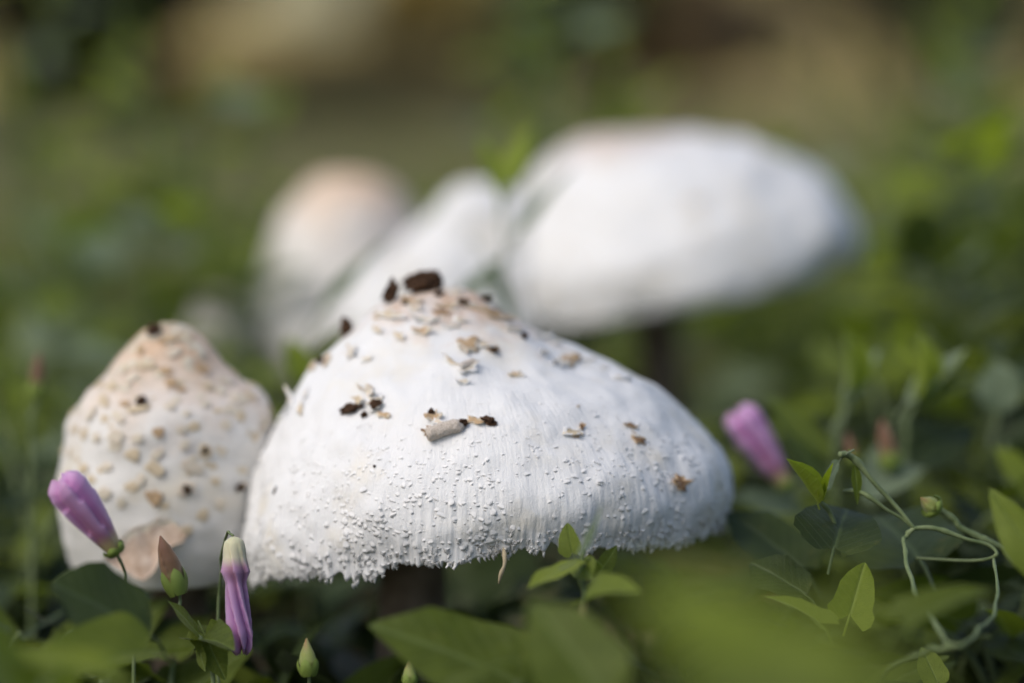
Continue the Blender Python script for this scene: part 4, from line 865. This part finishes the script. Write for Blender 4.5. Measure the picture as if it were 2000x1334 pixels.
bloom(pl, "bud", BUD, at(1742, 915, d - .01), at(1722, 818, d - .01), 1.0, 0, 0.4, 0.4)
leaf_between(pl, at(1760, 900, d), at(1700, 960, d - .02), 'leaf_grey', 'heart', 0.8, (0, -0.5, 0.9))
leaf_between(pl, at(1770, 900, d), at(1900, 820, d + .01), 'leaf_dark', 'heart', 0.9, (0, -0.6, 0.9))
d = 0.5
pl = plant(gbase(1960, 1100, d), "blurred bindweed with one pale grey-green leaf beside the forked shoot")
stem_between(pl, [pl.location + Vector((0, 0, -0.004)), at(1940, 900, d), at(1950, 800, d)], 0.0012)
leaf_between(pl, at(1960, 800, d), at(1945, 706, d), 'leaf_grey', 'round', 1.0, (-0.2, -0.5, 1))
leaf_between(pl, at(1950, 870, d), at(2060, 780, d), 'leaf_dark', 'heart', 0.9, (0, -0.5, 0.9))
leaf_between(pl, at(2020, 960, d - .03), at(1950, 870, d - .03), 'leaf_lime', 'heart', 0.9, (0, -0.5, 0.9))
# -- russet bud at the far side of the bell cap
d = 0.47
pl = plant(gbase(60, 1200, d), "bindweed with one blurred red bud on a straight stalk beyond the bell shaped cap")
stem_between(pl, [pl.location + Vector((0, 0, -0.004)), at(62, 900, d), at(68, 790, d), at(72, 765, d)], 0.0011)
bloom(pl, "bud", BUD, at(70, 775, d), at(76, 688, d), 0.85, 0, 0.4, 0.4)
leaf_between(pl, at(62, 960, d), at(150, 900, d), 'leaf_dark', 'heart', 0.9, (0, -0.5, 0.9))
# -- sprig before the blurred caps
d = 0.565
pl = plant(gbase(985, 1100, d), "bindweed sprig with upright young leaves before the blurred white caps")
stem_between(pl, [pl.location + Vector((0, 0, -0.004)), at(1010, 700, d), at(985, 540, d), at(985, 430, d), at(995, 330, d)], 0.0006)
leaf_between(pl, at(985, 365, d), at(1030, 236, d), 'leaf_lime', 'lance', 1.3, (-0.5, -0.7, 0.6))
leaf_between(pl, at(975, 380, d), at(945, 255, d + .01), 'leaf_lime', 'lance', 1.0, (0.5, -0.7, 0.6))
leaf_between(pl, at(995, 480, d), at(1110, 315, d), 'leaf_grey', 'lance', 0.45, (-0.5, -0.8, 0.6))
leaf_between(pl, at(985, 510, d), at(880, 590, d - .01), 'leaf_grey', 'lance', 0.8, (0.1, -0.7, 0.9))
leaf_between(pl, at(950, 505, d), at(1010, 640, d - .01), 'leaf_grey', 'lance', 0.6, (0.4, -0.8, 0.5))
leaf_between(pl, at(838, 425, .86), at(850, 362, .88), 'leaf_lime', 'arrow', 0.9, (0.4, -0.8, 0.5))
pl = plant(gbase(600, 1000, .54), "bindweed with grey-green leaves across the rounded blurred cap")
stem_between(pl, [pl.location + Vector((0, 0, -0.004)), at(590, 750, .54), at(640, 620, .54)], 0.0006)
leaf_between(pl, at(620, 620, .55), at(750, 450, .56), 'leaf_grey', 'lance', 0.45, (-0.4, -0.8, 0.6))
leaf_between(pl, at(600, 730, .53), at(560, 660, .53), 'leaf_lime', 'heart', 0.8, (0, -0.8, 0.6))
leaf_between(pl, at(620, 720, .53), at(680, 630, .53), 'leaf_mid', 'heart', 0.6, (0, -0.8, 0.6))
# straw scrap hanging under the rim
p0 = at(985, 1092, .372)
sc_ = obj("rim_shred", mesh_from("rim_shred", *tube(smooth_path([at(984, 1070, .374), at(986, 1100, .372), at(978, 1122, .372), at(974, 1140, .372)], 8) - np.array(root1.location), [0.0003, .0006, .0005, .0004, .0006, .0005, .0003, .0002], 6)[:2], M['straw']), root1)

# ------------------------------------------------------------------ generated bindweed plants
def wild_plant(x, y, stems, height, spread, leafsize, seed, label, group, mats, lean=(0, 0), density=0.014, buds=0):
    px_here = 1000 + x / K / y
    if y - LENS_BACK > 0.76: density = 0.021
    if 0.62 < y - LENS_BACK < 0.86 and 560 < px_here < 1720: height = min(height, 0.04); lean = (0, 0)
    r_ = np.random.default_rng(seed); pl = tag(empty("bindweed_plant", (x, y, 0)), label, "plant", group)
    for s in range(stems):
        a = r_.uniform(0, 2 * np.pi); h = height * r_.uniform(0.6, 1.15); sp = spread * r_.uniform(0.3, 1.0)
        c = [Vector((x, y, -0.004)), Vector((x + math.cos(a) * sp * 0.25, y + math.sin(a) * sp * 0.25, h * 0.45)),
             Vector((x + math.cos(a) * sp * 0.65 + lean[0] * .6, y + math.sin(a) * sp * 0.65 + lean[1] * .6, h * 0.85)), Vector((x + math.cos(a) * sp + lean[0], y + math.sin(a) * sp + lean[1], h * r_.uniform(0.9, 1.1)))]
        P = smooth_path(c, 14); V, F, uv = tube(P - np.array([x, y, 0]), np.linspace(0.0011, 0.0006, 14), 5)
        obj("stem", mesh_from("stem", V, F, M['stemgreen'], uv), pl)
        L_ = np.linalg.norm(np.diff(P, axis=0), axis=1).sum(); n = max(3, int(L_ / density)); side = r_.uniform(0, 6.28)
        for k in range(n):
            f = 0.12 + 0.88 * (k + r_.uniform(0, .5)) / n; q = Vector(P[min(13, int(f * 13))]); side += 2.4 + r_.normal(0, .4)
            sz = leafsize * (1.1 - 0.5 * f) * r_.uniform(0.7, 1.2); el = r_.uniform(-0.15, 0.75) + (0.5 if f > 0.9 else 0)
            dv = Vector((math.cos(side) * math.cos(el), math.sin(side) * math.cos(el), math.sin(el)))
            b = q + dv * sz * 0.33
            kind = r_.choice(['arrow', 'arrow', 'heart', 'heart', 'lance']) if f < 0.9 else r_.choice(['lance', 'folded', 'arrow'])
            mk = mats[int(r_.integers(len(mats)))] if f < 0.85 else r_.choice(['leaf_lime', mats[0]])
            leaf_between(pl, b, b + dv * sz, mk, str(kind), r_.uniform(0.75, 1.05), (r_.normal(0, .35), r_.normal(-0.2, .35), 1), r_.normal(0, .3), int(r_.integers(3)))
        if s < buds:
            q = Vector(P[-1]); bloom(pl, "bud", BUD, q, q + Vector((r_.normal(0, .003), 0, 0.011)), 1.0, 0, 0.4, 0.4)
    return pl
occupied = [(c.o[0], c.o[1]) for c in (cap1, cap2)]
def spot(px, d): 
    return (px - 1000) * K * (d + LENS_BACK), d + LENS_BACK
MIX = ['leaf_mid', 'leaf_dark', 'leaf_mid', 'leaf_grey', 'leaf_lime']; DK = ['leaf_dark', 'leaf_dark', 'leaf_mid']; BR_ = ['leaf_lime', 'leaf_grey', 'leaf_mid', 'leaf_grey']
GR_R = "bindweed tangle beyond the looping vine"; LB_R = "bindweed plant in the dense dark tangle beyond the looping vine"
GR_L = "bindweed tangle beyond the bell cap"; LB_L = "bindweed plant in the soft green tangle beyond the bell shaped cap"
GR_B = "bindweed behind the blurred caps"; LB_B = "bindweed plant standing behind the blurred white caps"
GR_U = "bindweed under the caps"; LB_U = "low bindweed plant growing in shade under the white caps"
sd = 1000
for (px, d, st, h, sp) in [(1560, .53, 3, .055, .04), (1700, .50, 4, .05, .04), (1850, .48, 4, .05, .04), (2000, .47, 4, .06, .04), (1620, .60, 4, .07, .05), (1760, .58, 4, .07, .05), (1900, .57, 4, .075, .05), (2050, .56, 4, .08, .05),
                           (1500, .66, 4, .06, .05), (1700, .68, 4, .09, .05), (1830, .66, 4, .10, .05), (1980, .66, 5, .12, .05), (1780, .78, 4, .11, .06), (1930, .78, 5, .13, .06), (2080, .76, 5, .14, .06), (1660, .85, 4, .11, .06), (1860, .92, 4, .13, .06), (2020, .95, 5, .14, .07),
                           (1860, .43, 3, .035, .03), (1980, .42, 3, .04, .03), (1760, .44, 3, .03, .03)]:
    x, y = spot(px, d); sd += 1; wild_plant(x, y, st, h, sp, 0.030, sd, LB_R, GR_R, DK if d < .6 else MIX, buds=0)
for (px, d, st, h, sp) in [(-20, .50, 4, .05, .04), (80, .54, 4, .055, .04), (180, .60, 4, .06, .04), (-40, .60, 4, .06, .05), (60, .66, 3, .055, .04), (250, .66, 4, .08, .05), (360, .70, 4, .08, .05), (420, .78, 5, .10, .05), (300, .78, 5, .11, .06), (150, .80, 3, .07, .04), (430, .92, 5, .135, .05), (340, .95, 4, .15, .05),
                           (210, .95, 3, .10, .04), (450, .62, 3, .05, .04), (540, .58, 3, .04, .03), (60, 1.15, 4, .20, .04), (290, 1.2, 3, .18, .04), (180, 1.05, 3, .185, .03), (-40, .42, 3, .03, .03), (30, .40, 3, .03, .03)]:
    x, y = spot(px, d); sd += 1; wild_plant(x, y, st, h, sp, 0.031, sd, LB_L, GR_L, DK if d < .58 else BR_, buds=0)
for (px, d, st, h, sp) in [(560, .85, 4, .07, .06), (830, .80, 4, .08, .05), (860, .92, 4, .09, .06), (1040, .82, 4, .12, .04), (1100, .95, 4, .145, .05), (1100, 1.15, 4, .205, .035), (1085, .95, 3, .185, .02), (1340, .90, 5, .10, .06), (1260, 1.1, 4, .12, .07), (1560, .95, 4, .12, .06), (1500, 1.15, 4, .13, .07), (1600, .74, 4, .09, .05), (700, 1.15, 4, .08, .08), (480, 1.1, 4, .09, .07), (1700, 1.2, 4, .15, .07), (1940, 1.25, 5, .215, .06), (1870, 1.05, 3, .19, .03), (1990, .85, 3, .165, .03)]:
    x, y = spot(px, d); sd += 1; wild_plant(x, y, st, h, sp, 0.032, sd, LB_B, GR_B, BR_)
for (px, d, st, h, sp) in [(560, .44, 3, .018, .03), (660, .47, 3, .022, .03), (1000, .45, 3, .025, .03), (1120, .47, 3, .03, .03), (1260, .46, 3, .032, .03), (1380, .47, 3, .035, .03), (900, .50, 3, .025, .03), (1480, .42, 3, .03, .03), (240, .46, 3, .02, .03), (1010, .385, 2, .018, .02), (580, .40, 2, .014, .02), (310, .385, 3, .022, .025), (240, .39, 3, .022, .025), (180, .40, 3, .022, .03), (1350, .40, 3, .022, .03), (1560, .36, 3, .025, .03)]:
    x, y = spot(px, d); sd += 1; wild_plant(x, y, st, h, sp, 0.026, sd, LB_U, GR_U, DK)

# ------------------------------------------------------------------ ground cover nobody could count
def scatter_leaves(name, n, region, size, mat, kind, seed, label, tilt=0.6, zr=(0.002, 0.02)):
    r_ = np.random.default_rng(seed); pm = LEAF[('leaf_mid', 'arrow')][0] if kind == 'leaf' else None
    if kind == 'leaf':
        V0 = np.array([(-.26, -.18, 0), (0, 0, 0), (.26, -.18, 0), (-.27, .2, .04), (0, .2, -.02), (.27, .2, .04), (-.2, .6, .0), (0, .6, -.06), (.2, .6, .0), (0, 1, -.16)])
        F0 = [np.array([(0, 1, 4, 3), (1, 2, 5, 4), (3, 4, 7, 6), (4, 5, 8, 7)]), np.array([(6, 7, 9), (7, 8, 9)])]
    else:
        V0 = np.array([(-.025, 0, 0), (.025, 0, 0), (-.02, .1, .4), (.02, .1, .4), (-.012, .28, .75), (.012, .28, .75), (0, .5, 1.0)])
        F0 = [np.array([(0, 1, 3, 2), (2, 3, 5, 4)]), np.array([(4, 5, 6)])]
    Vs, Q, T = [], [], []; nv = 0; U0 = np.stack([V0[:, 0], V0[:, 1]], -1)
    for k in range(n):
        x, y = region(r_); a = r_.uniform(0, 6.283); s = size * r_.uniform(0.5, 1.3)
        Rm = np.array(Matrix.Rotation(a, 3, 'Z') @ Matrix.Rotation(r_.normal(0.25, tilt * .5), 3, 'X') @ Matrix.Rotation(r_.normal(0, tilt * .5), 3, 'Y'))
        z = r_.uniform(*zr); Vs.append((V0 * s) @ Rm.T + np.array([x, y, z])); Q.append(F0[0] + nv); T.append(F0[1] + nv); nv += len(V0)
    o = obj(name, mesh_from(name, np.concatenate(Vs), [np.concatenate(Q), np.concatenate(T)], mat, np.tile(U0, (n, 1))), None); return tag(o, label, None, None, 'stuff')
def wedge(d0, d1, px0=-300, px1=2300, p=1.0):
    def f(r_):
        d = d0 + LENS_BACK + (d1 - d0) * r_.uniform() ** p; return (r_.uniform(px0, px1) - 1000) * K * d, d
    return f
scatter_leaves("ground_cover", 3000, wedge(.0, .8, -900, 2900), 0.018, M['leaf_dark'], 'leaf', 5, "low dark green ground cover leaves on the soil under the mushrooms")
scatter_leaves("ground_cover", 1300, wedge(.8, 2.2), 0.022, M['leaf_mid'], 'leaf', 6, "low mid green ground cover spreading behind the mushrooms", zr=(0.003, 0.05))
scatter_leaves("leaf_litter", 700, wedge(.40, 1.6), 0.016, M['litter'], 'leaf', 7, "dead brown leaf litter lying on the soil", tilt=0.3, zr=(0.0, 0.006))
def far(r_):
    d = 1.6 * (11 / 1.6) ** r_.uniform(); return (r_.uniform(-300, 2300) - 1000) * K * d, d
mg = simple("grass_olive", [(0.3, (0.13, 0.15, 0.05)), (0.7, (0.28, 0.29, 0.12))], 3, 0.6)
scatter_leaves("grass", 9000, far, 0.07, mg, 'blade', 8, "thin olive grass on the open ground beyond the bindweed", tilt=0.7, zr=(-0.004, 0.0))
ms = simple("grass_straw", [(0.3, (0.18, 0.14, 0.07)), (0.7, (0.32, 0.26, 0.13))], 3, 0.7)
scatter_leaves("dry_grass", 5000, far, 0.06, ms, 'blade', 9, "dry straw coloured grass on the open ground beyond the bindweed", tilt=0.9, zr=(-0.004, 0.0))

# ------------------------------------------------------------------ far shrubs and trees along the horizon
def leaf_cloud(name, blobs, n, size, mat, seed):
    r_ = np.random.default_rng(seed); Vs, Fs = [], []
    vol = np.array([b[3] * b[4] for b in blobs]); vol = vol / vol.sum()
    for k in range(n):
        b = blobs[int(r_.choice(len(blobs), p=vol))]; v = r_.normal(size=3); v /= np.linalg.norm(v); v *= r_.uniform(0.45, 1.05) ** 0.6
        c = np.array(b[:3]) + v * np.array([b[3], b[3], b[4]]); s = size * r_.uniform(0.6, 1.4)
        a = r_.normal(size=3); a /= np.linalg.norm(a); t = np.cross(a, r_.normal(size=3)); t /= np.linalg.norm(t)
        Vs += [c - a * s, c + t * s * .45, c + a * s, c - t * s * .45]; Fs.append((4 * k, 4 * k + 1, 4 * k + 2, 4 * k + 3))
    return mesh_from(name, np.array(Vs), np.array(Fs), mat)
def far_tree(px, d, height, width, trunk_r, crown_lo, mat, label, seed, cat="tree", name="tree", n=1500, size=0.07):
    r_ = np.random.default_rng(seed); x = (px - 1000) * K * d; root = tag(empty(name, (x, d, 0)), label, cat, None)
    tr = smooth_path([(0, 0, -0.1), (0.03, 0, height * .3), (-0.04, 0.02, height * .65), (0.02, 0, height * .9)], 14)
    V, F, uv = tube(tr, np.linspace(trunk_r, trunk_r * .3, 14), 10); bark = M['bark']
    t = obj("trunk", mesh_from("trunk", V, F, bark, uv), root)
    for k in range(5):
        z = height * (crown_lo / height + (0.75 - crown_lo / height) * k / 5); a = r_.uniform(0, 6.28)
        p = smooth_path([(0, 0, z), (math.cos(a) * width * .25, math.sin(a) * width * .25, z + height * .08), (math.cos(a) * width * .45, math.sin(a) * width * .45, z + height * .18)], 7)
        V, F, uv = tube(p, np.linspace(trunk_r * .4, trunk_r * .1, 7), 6); obj("limb", mesh_from("limb", V, F, bark, uv), t)
    bl = [(r_.normal(0, width * .25), r_.normal(0, width * .25), crown_lo + (height - crown_lo) * r_.uniform(0.15, 0.9), width * r_.uniform(.18, .32), (height - crown_lo) * r_.uniform(.14, .24)) for _ in range(9)]
    bl = [(b[0], b[1], max(b[2], crown_lo + b[4]), b[3], b[4]) for b in bl]
    obj("crown", leaf_cloud("crown", bl, n, size, mat, seed), root)
M['bark'] = simple("bark", [(0.3, (0.03, 0.024, 0.02)), (0.7, (0.10, 0.08, 0.065))], 12, 0.9, 0.8, 0.02)
def fm(n, a, b): return simple(n, [(0.3, a), (0.7, b)], 1.2, 0.7)
f_dark = fm("foliage_dark", (0.018, 0.022, 0.015), (0.05, 0.055, 0.035)); f_gold = fm("foliage_gold", (0.20, 0.14, 0.03), (0.36, 0.27, 0.07))
f_rust = fm("foliage_tan", (0.16, 0.11, 0.05), (0.28, 0.20, 0.09)); f_brown = fm("foliage_brown", (0.08, 0.06, 0.035), (0.15, 0.12, 0.07)); f_green = fm("foliage_olive", (0.05, 0.07, 0.025), (0.12, 0.14, 0.05))
SH = "shrub"
far_tree(20, 8.6, 1.9, 1.2, 0.08, 0.02, f_dark, "dark evergreen shrub far off, second from the pale heap", 201, SH, SH, 3000, 0.10)
far_tree(250, 9.0, 2.0, 1.0, 0.08, 0.02, f_dark, "dark evergreen shrub far off closing up to the pale heap", 202, SH, SH, 3000, 0.10)
far_tree(-250, 9.0, 1.9, 1.3, 0.08, 0.02, f_dark, "dark evergreen shrub at the far end of the shrub row", 207, SH, SH, 2200, 0.10)
far_tree(850, 13.0, 0.75, 0.8, 0.03, 0.05, f_gold, "low far bush with golden autumn leaves next to the pale heap", 203, "bush", "bush", 1800, 0.06)
far_tree(1080, 11.0, 0.85, 0.5, 0.03, 0.05, f_green, "low far olive green bush between golden and tan bushes", 204, "bush", "bush", 1400, 0.06)
far_tree(1300, 13.0, 0.72, 0.9, 0.03, 0.05, f_rust, "low far bush with tan autumn leaves", 205, "bush", "bush", 1800, 0.06)
far_tree(1640, 12.0, 0.95, 1.0, 0.04, 0.05, f_brown, "low far dull brown bush beside the tan one", 206, "bush", "bush", 2000, 0.06)
far_tree(1960, 10.0, 0.95, 0.7, 0.04, 0.05, f_green, "low far olive bush at the end of the row past the brown one", 208, "bush", "bush", 1600, 0.06)
def build_bank():
    """a dry grassy bank behind the bushes; a dip in it lets the sky through"""
    xs = np.linspace(-14, 14, 120); ys = np.linspace(0, 1, 26); X, T = np.meshgrid(xs, ys); x, t = X.ravel(), T.ravel()
    d0 = 16.0; px = 1000 + x / K / (d0 + 4)
    crest = 1.5 + 0.35 * fbm(np.stack([x * .35, x * 0, x * 0], -1), 5, 3)
    h = crest * np.sin(np.clip(t * 1.15, 0, 1) * np.pi / 2) ** 1.3 - 0.06 + 0.05 * fbm(np.stack([x * 3, t * 14, x * 0], -1), 9, 3) * np.sin(np.pi * t)
    y = d0 + 9 * t
    m, N, L, P = new_mat("dry_bank"); tc = N.new("ShaderNodeTexCoord")
    n1 = noise(N, L, tc.outputs['Object'], 0.9, 4, 0.6); n2 = noise(N, L, tc.outputs['Object'], 9, 5, 0.6)
    c = ramp(N, [(0.32, (0.20, 0.15, 0.08)), (0.5, (0.48, 0.36, 0.11)), (0.68, (0.46, 0.37, 0.14))]); L.new(n1.outputs[0], c.inputs[0])
    L.new(mixc(N, L, math_(N, L, 'MULTIPLY', n2.outputs[0], 0.5), c.outputs[0], (0.20, 0.19, 0.07)), P.inputs['Base Color'])
    P.inputs['Roughness'].default_value = 0.95
    b = N.new("ShaderNodeBump"); b.inputs['Distance'].default_value = 0.05; L.new(n2.outputs[0], b.inputs['Height']); L.new(b.outputs[0], P.inputs['Normal'])
    tag(obj("hill", mesh_from("hill", np.stack([x, y, h], -1), grid_faces(120, 26), m)), "dry golden grassy bank rising behind the bushes", None, None, 'structure')
build_bank()
def tussock(px, d, h, w, mat, label, seed, group):
    r_ = np.random.default_rng(seed); V, F = [], []
    for k in range(900):
        a = r_.uniform(0, 6.28); rr = w * 0.5 * r_.uniform() ** .5; hh = h * r_.uniform(.5, 1.1) * (1 - 0.5 * (rr / w) ** 2); o = w * 0.18; b = np.array([math.cos(a) * rr, math.sin(a) * rr, -0.02]); t = b + np.array([math.cos(a) * o, math.sin(a) * o, hh]); m_ = (b + t) / 2 + np.array([0, 0, hh * .12])
        x = np.array([-math.sin(a), math.cos(a), 0]) * 0.006; i = len(V); V += [b - x, b + x, m_ - x, m_ + x, t]; F.append((i, i + 1, i + 3, i + 2)); F.append((i + 2, i + 3, i + 4, i + 4))
    q = np.array([f for f in F if f[2] != f[3]]); t3 = np.array([f[:3] for f in F if f[2] == f[3]])
    tag(obj("grass_tussock", mesh_from("grass_tussock", np.array(V), [q, t3], mat), None, ((px - 1000) * K * d, d, 0)), label, "grass", group)
f_straw = fm("tussock_straw", (0.24, 0.18, 0.07), (0.42, 0.34, 0.16))
for i, px in enumerate(range(330, 800, 58)):
    tussock(px, 10.5 + 0.4 * math.sin(i * 2.1), 0.22 + 0.04 * math.sin(i * 1.7), 0.42, f_straw, "low straw coloured grass tussock before the pale heap on the bank", 400 + i, "tussocks before the pale heap")

# ------------------------------------------------------------------ grass clumps among the bindweed
GRASS_M = leaf_material("grass_blade", (0.12, 0.17, 0.03), (0.24, 0.29, 0.06), (0.25, 0.30, 0.10), 0.4)
def blade_mesh(seed):
    r_ = np.random.default_rng(seed); n = 10; t = np.linspace(0, 1, n); bend = r_.uniform(0.15, 0.6); V, uv = [], []
    for k in t:
        w = 0.016 * (1 - k ** 2.2) + 0.0006
        for u in (-1, 0, 1): V.append((u * w, bend * k ** 2.2, k - 0.25 * bend * k ** 3 + (0.004 if u else 0))); uv.append((u * 0.1, k))
    return mesh_from("blade", np.array(V), grid_faces(3, n), GRASS_M, np.array(uv))
BLADES = [blade_mesh(i) for i in range(5)]
for q, (px, d, h, n) in enumerate([(130, 1.0, .19, 8), (410, .9, .14, 9), (1120, 1.05, .21, 9), (1240, 1.3, .18, 7), (1440, 1.2, .17, 8), (1580, 1.0, .155, 9), (1750, 1.1, .19, 8), (1900, .95, .19, 9), (1990, 1.2, .22, 9), (20, .8, .14, 7), (1830, .75, .13, 7), (620, 1.5, .12, 7), (860, 1.4, .14, 7), (960, 1.6, .17, 7)]):
    x, y = spot(px, d); r_ = np.random.default_rng(700 + q)
    cl = tag(empty("grass_clump", (x, y, 0)), "loose clump of arching green grass blades among the blurred bindweed", "grass", "grass clumps among the bindweed")
    for k in range(n):
        sc_ = h * r_.uniform(.6, 1.1); m = Matrix.Translation((r_.normal(0, .006), r_.normal(0, .006), -.004)) @ Matrix.Rotation(r_.uniform(0, 6.28), 4, 'Z') @ Matrix.Rotation(r_.normal(0, .12), 4, 'X')
        obj("blade", BLADES[k % 5], cl, mat=m @ Matrix.Diagonal((0.13 * 1.3, sc_, sc_, 1)))

# ------------------------------------------------------------------ added pale heap: its cream colour stands in for a bright glow
def glow_heap():
    nu, nv = 64, 24; th = np.arange(nu) / nu * 2 * np.pi; V = []
    for v in np.linspace(0, 1, nv):
        r = math.cos(v * math.pi / 2) ** 0.7; V += [(0.58 * r * math.cos(a), 0.7 * r * math.sin(a), 1.3 * math.sin(v * math.pi / 2)) for a in th]
    V = np.array(V); V = V * (1 + 0.10 * fbm(V * 3, 6, 4) + 0.03 * vnoise(V * 22, 8))[:, None]
    me = mesh_from("glow_heap", V, grid_faces(nu, nv, True), simple("glow_cream", [(0.3, (0.72, 0.63, 0.36)), (0.6, (0.84, 0.77, 0.50)), (0.8, (0.86, 0.81, 0.60))], 14, 0.9, 0.8, 0.02))
    tag(obj("glow_heap", me, None, ((545 - 1000) * K * 16.9, 16.9, 0.50)), "added pale cream heap on the golden bank standing in for a bright glow", "straw")
glow_heap()
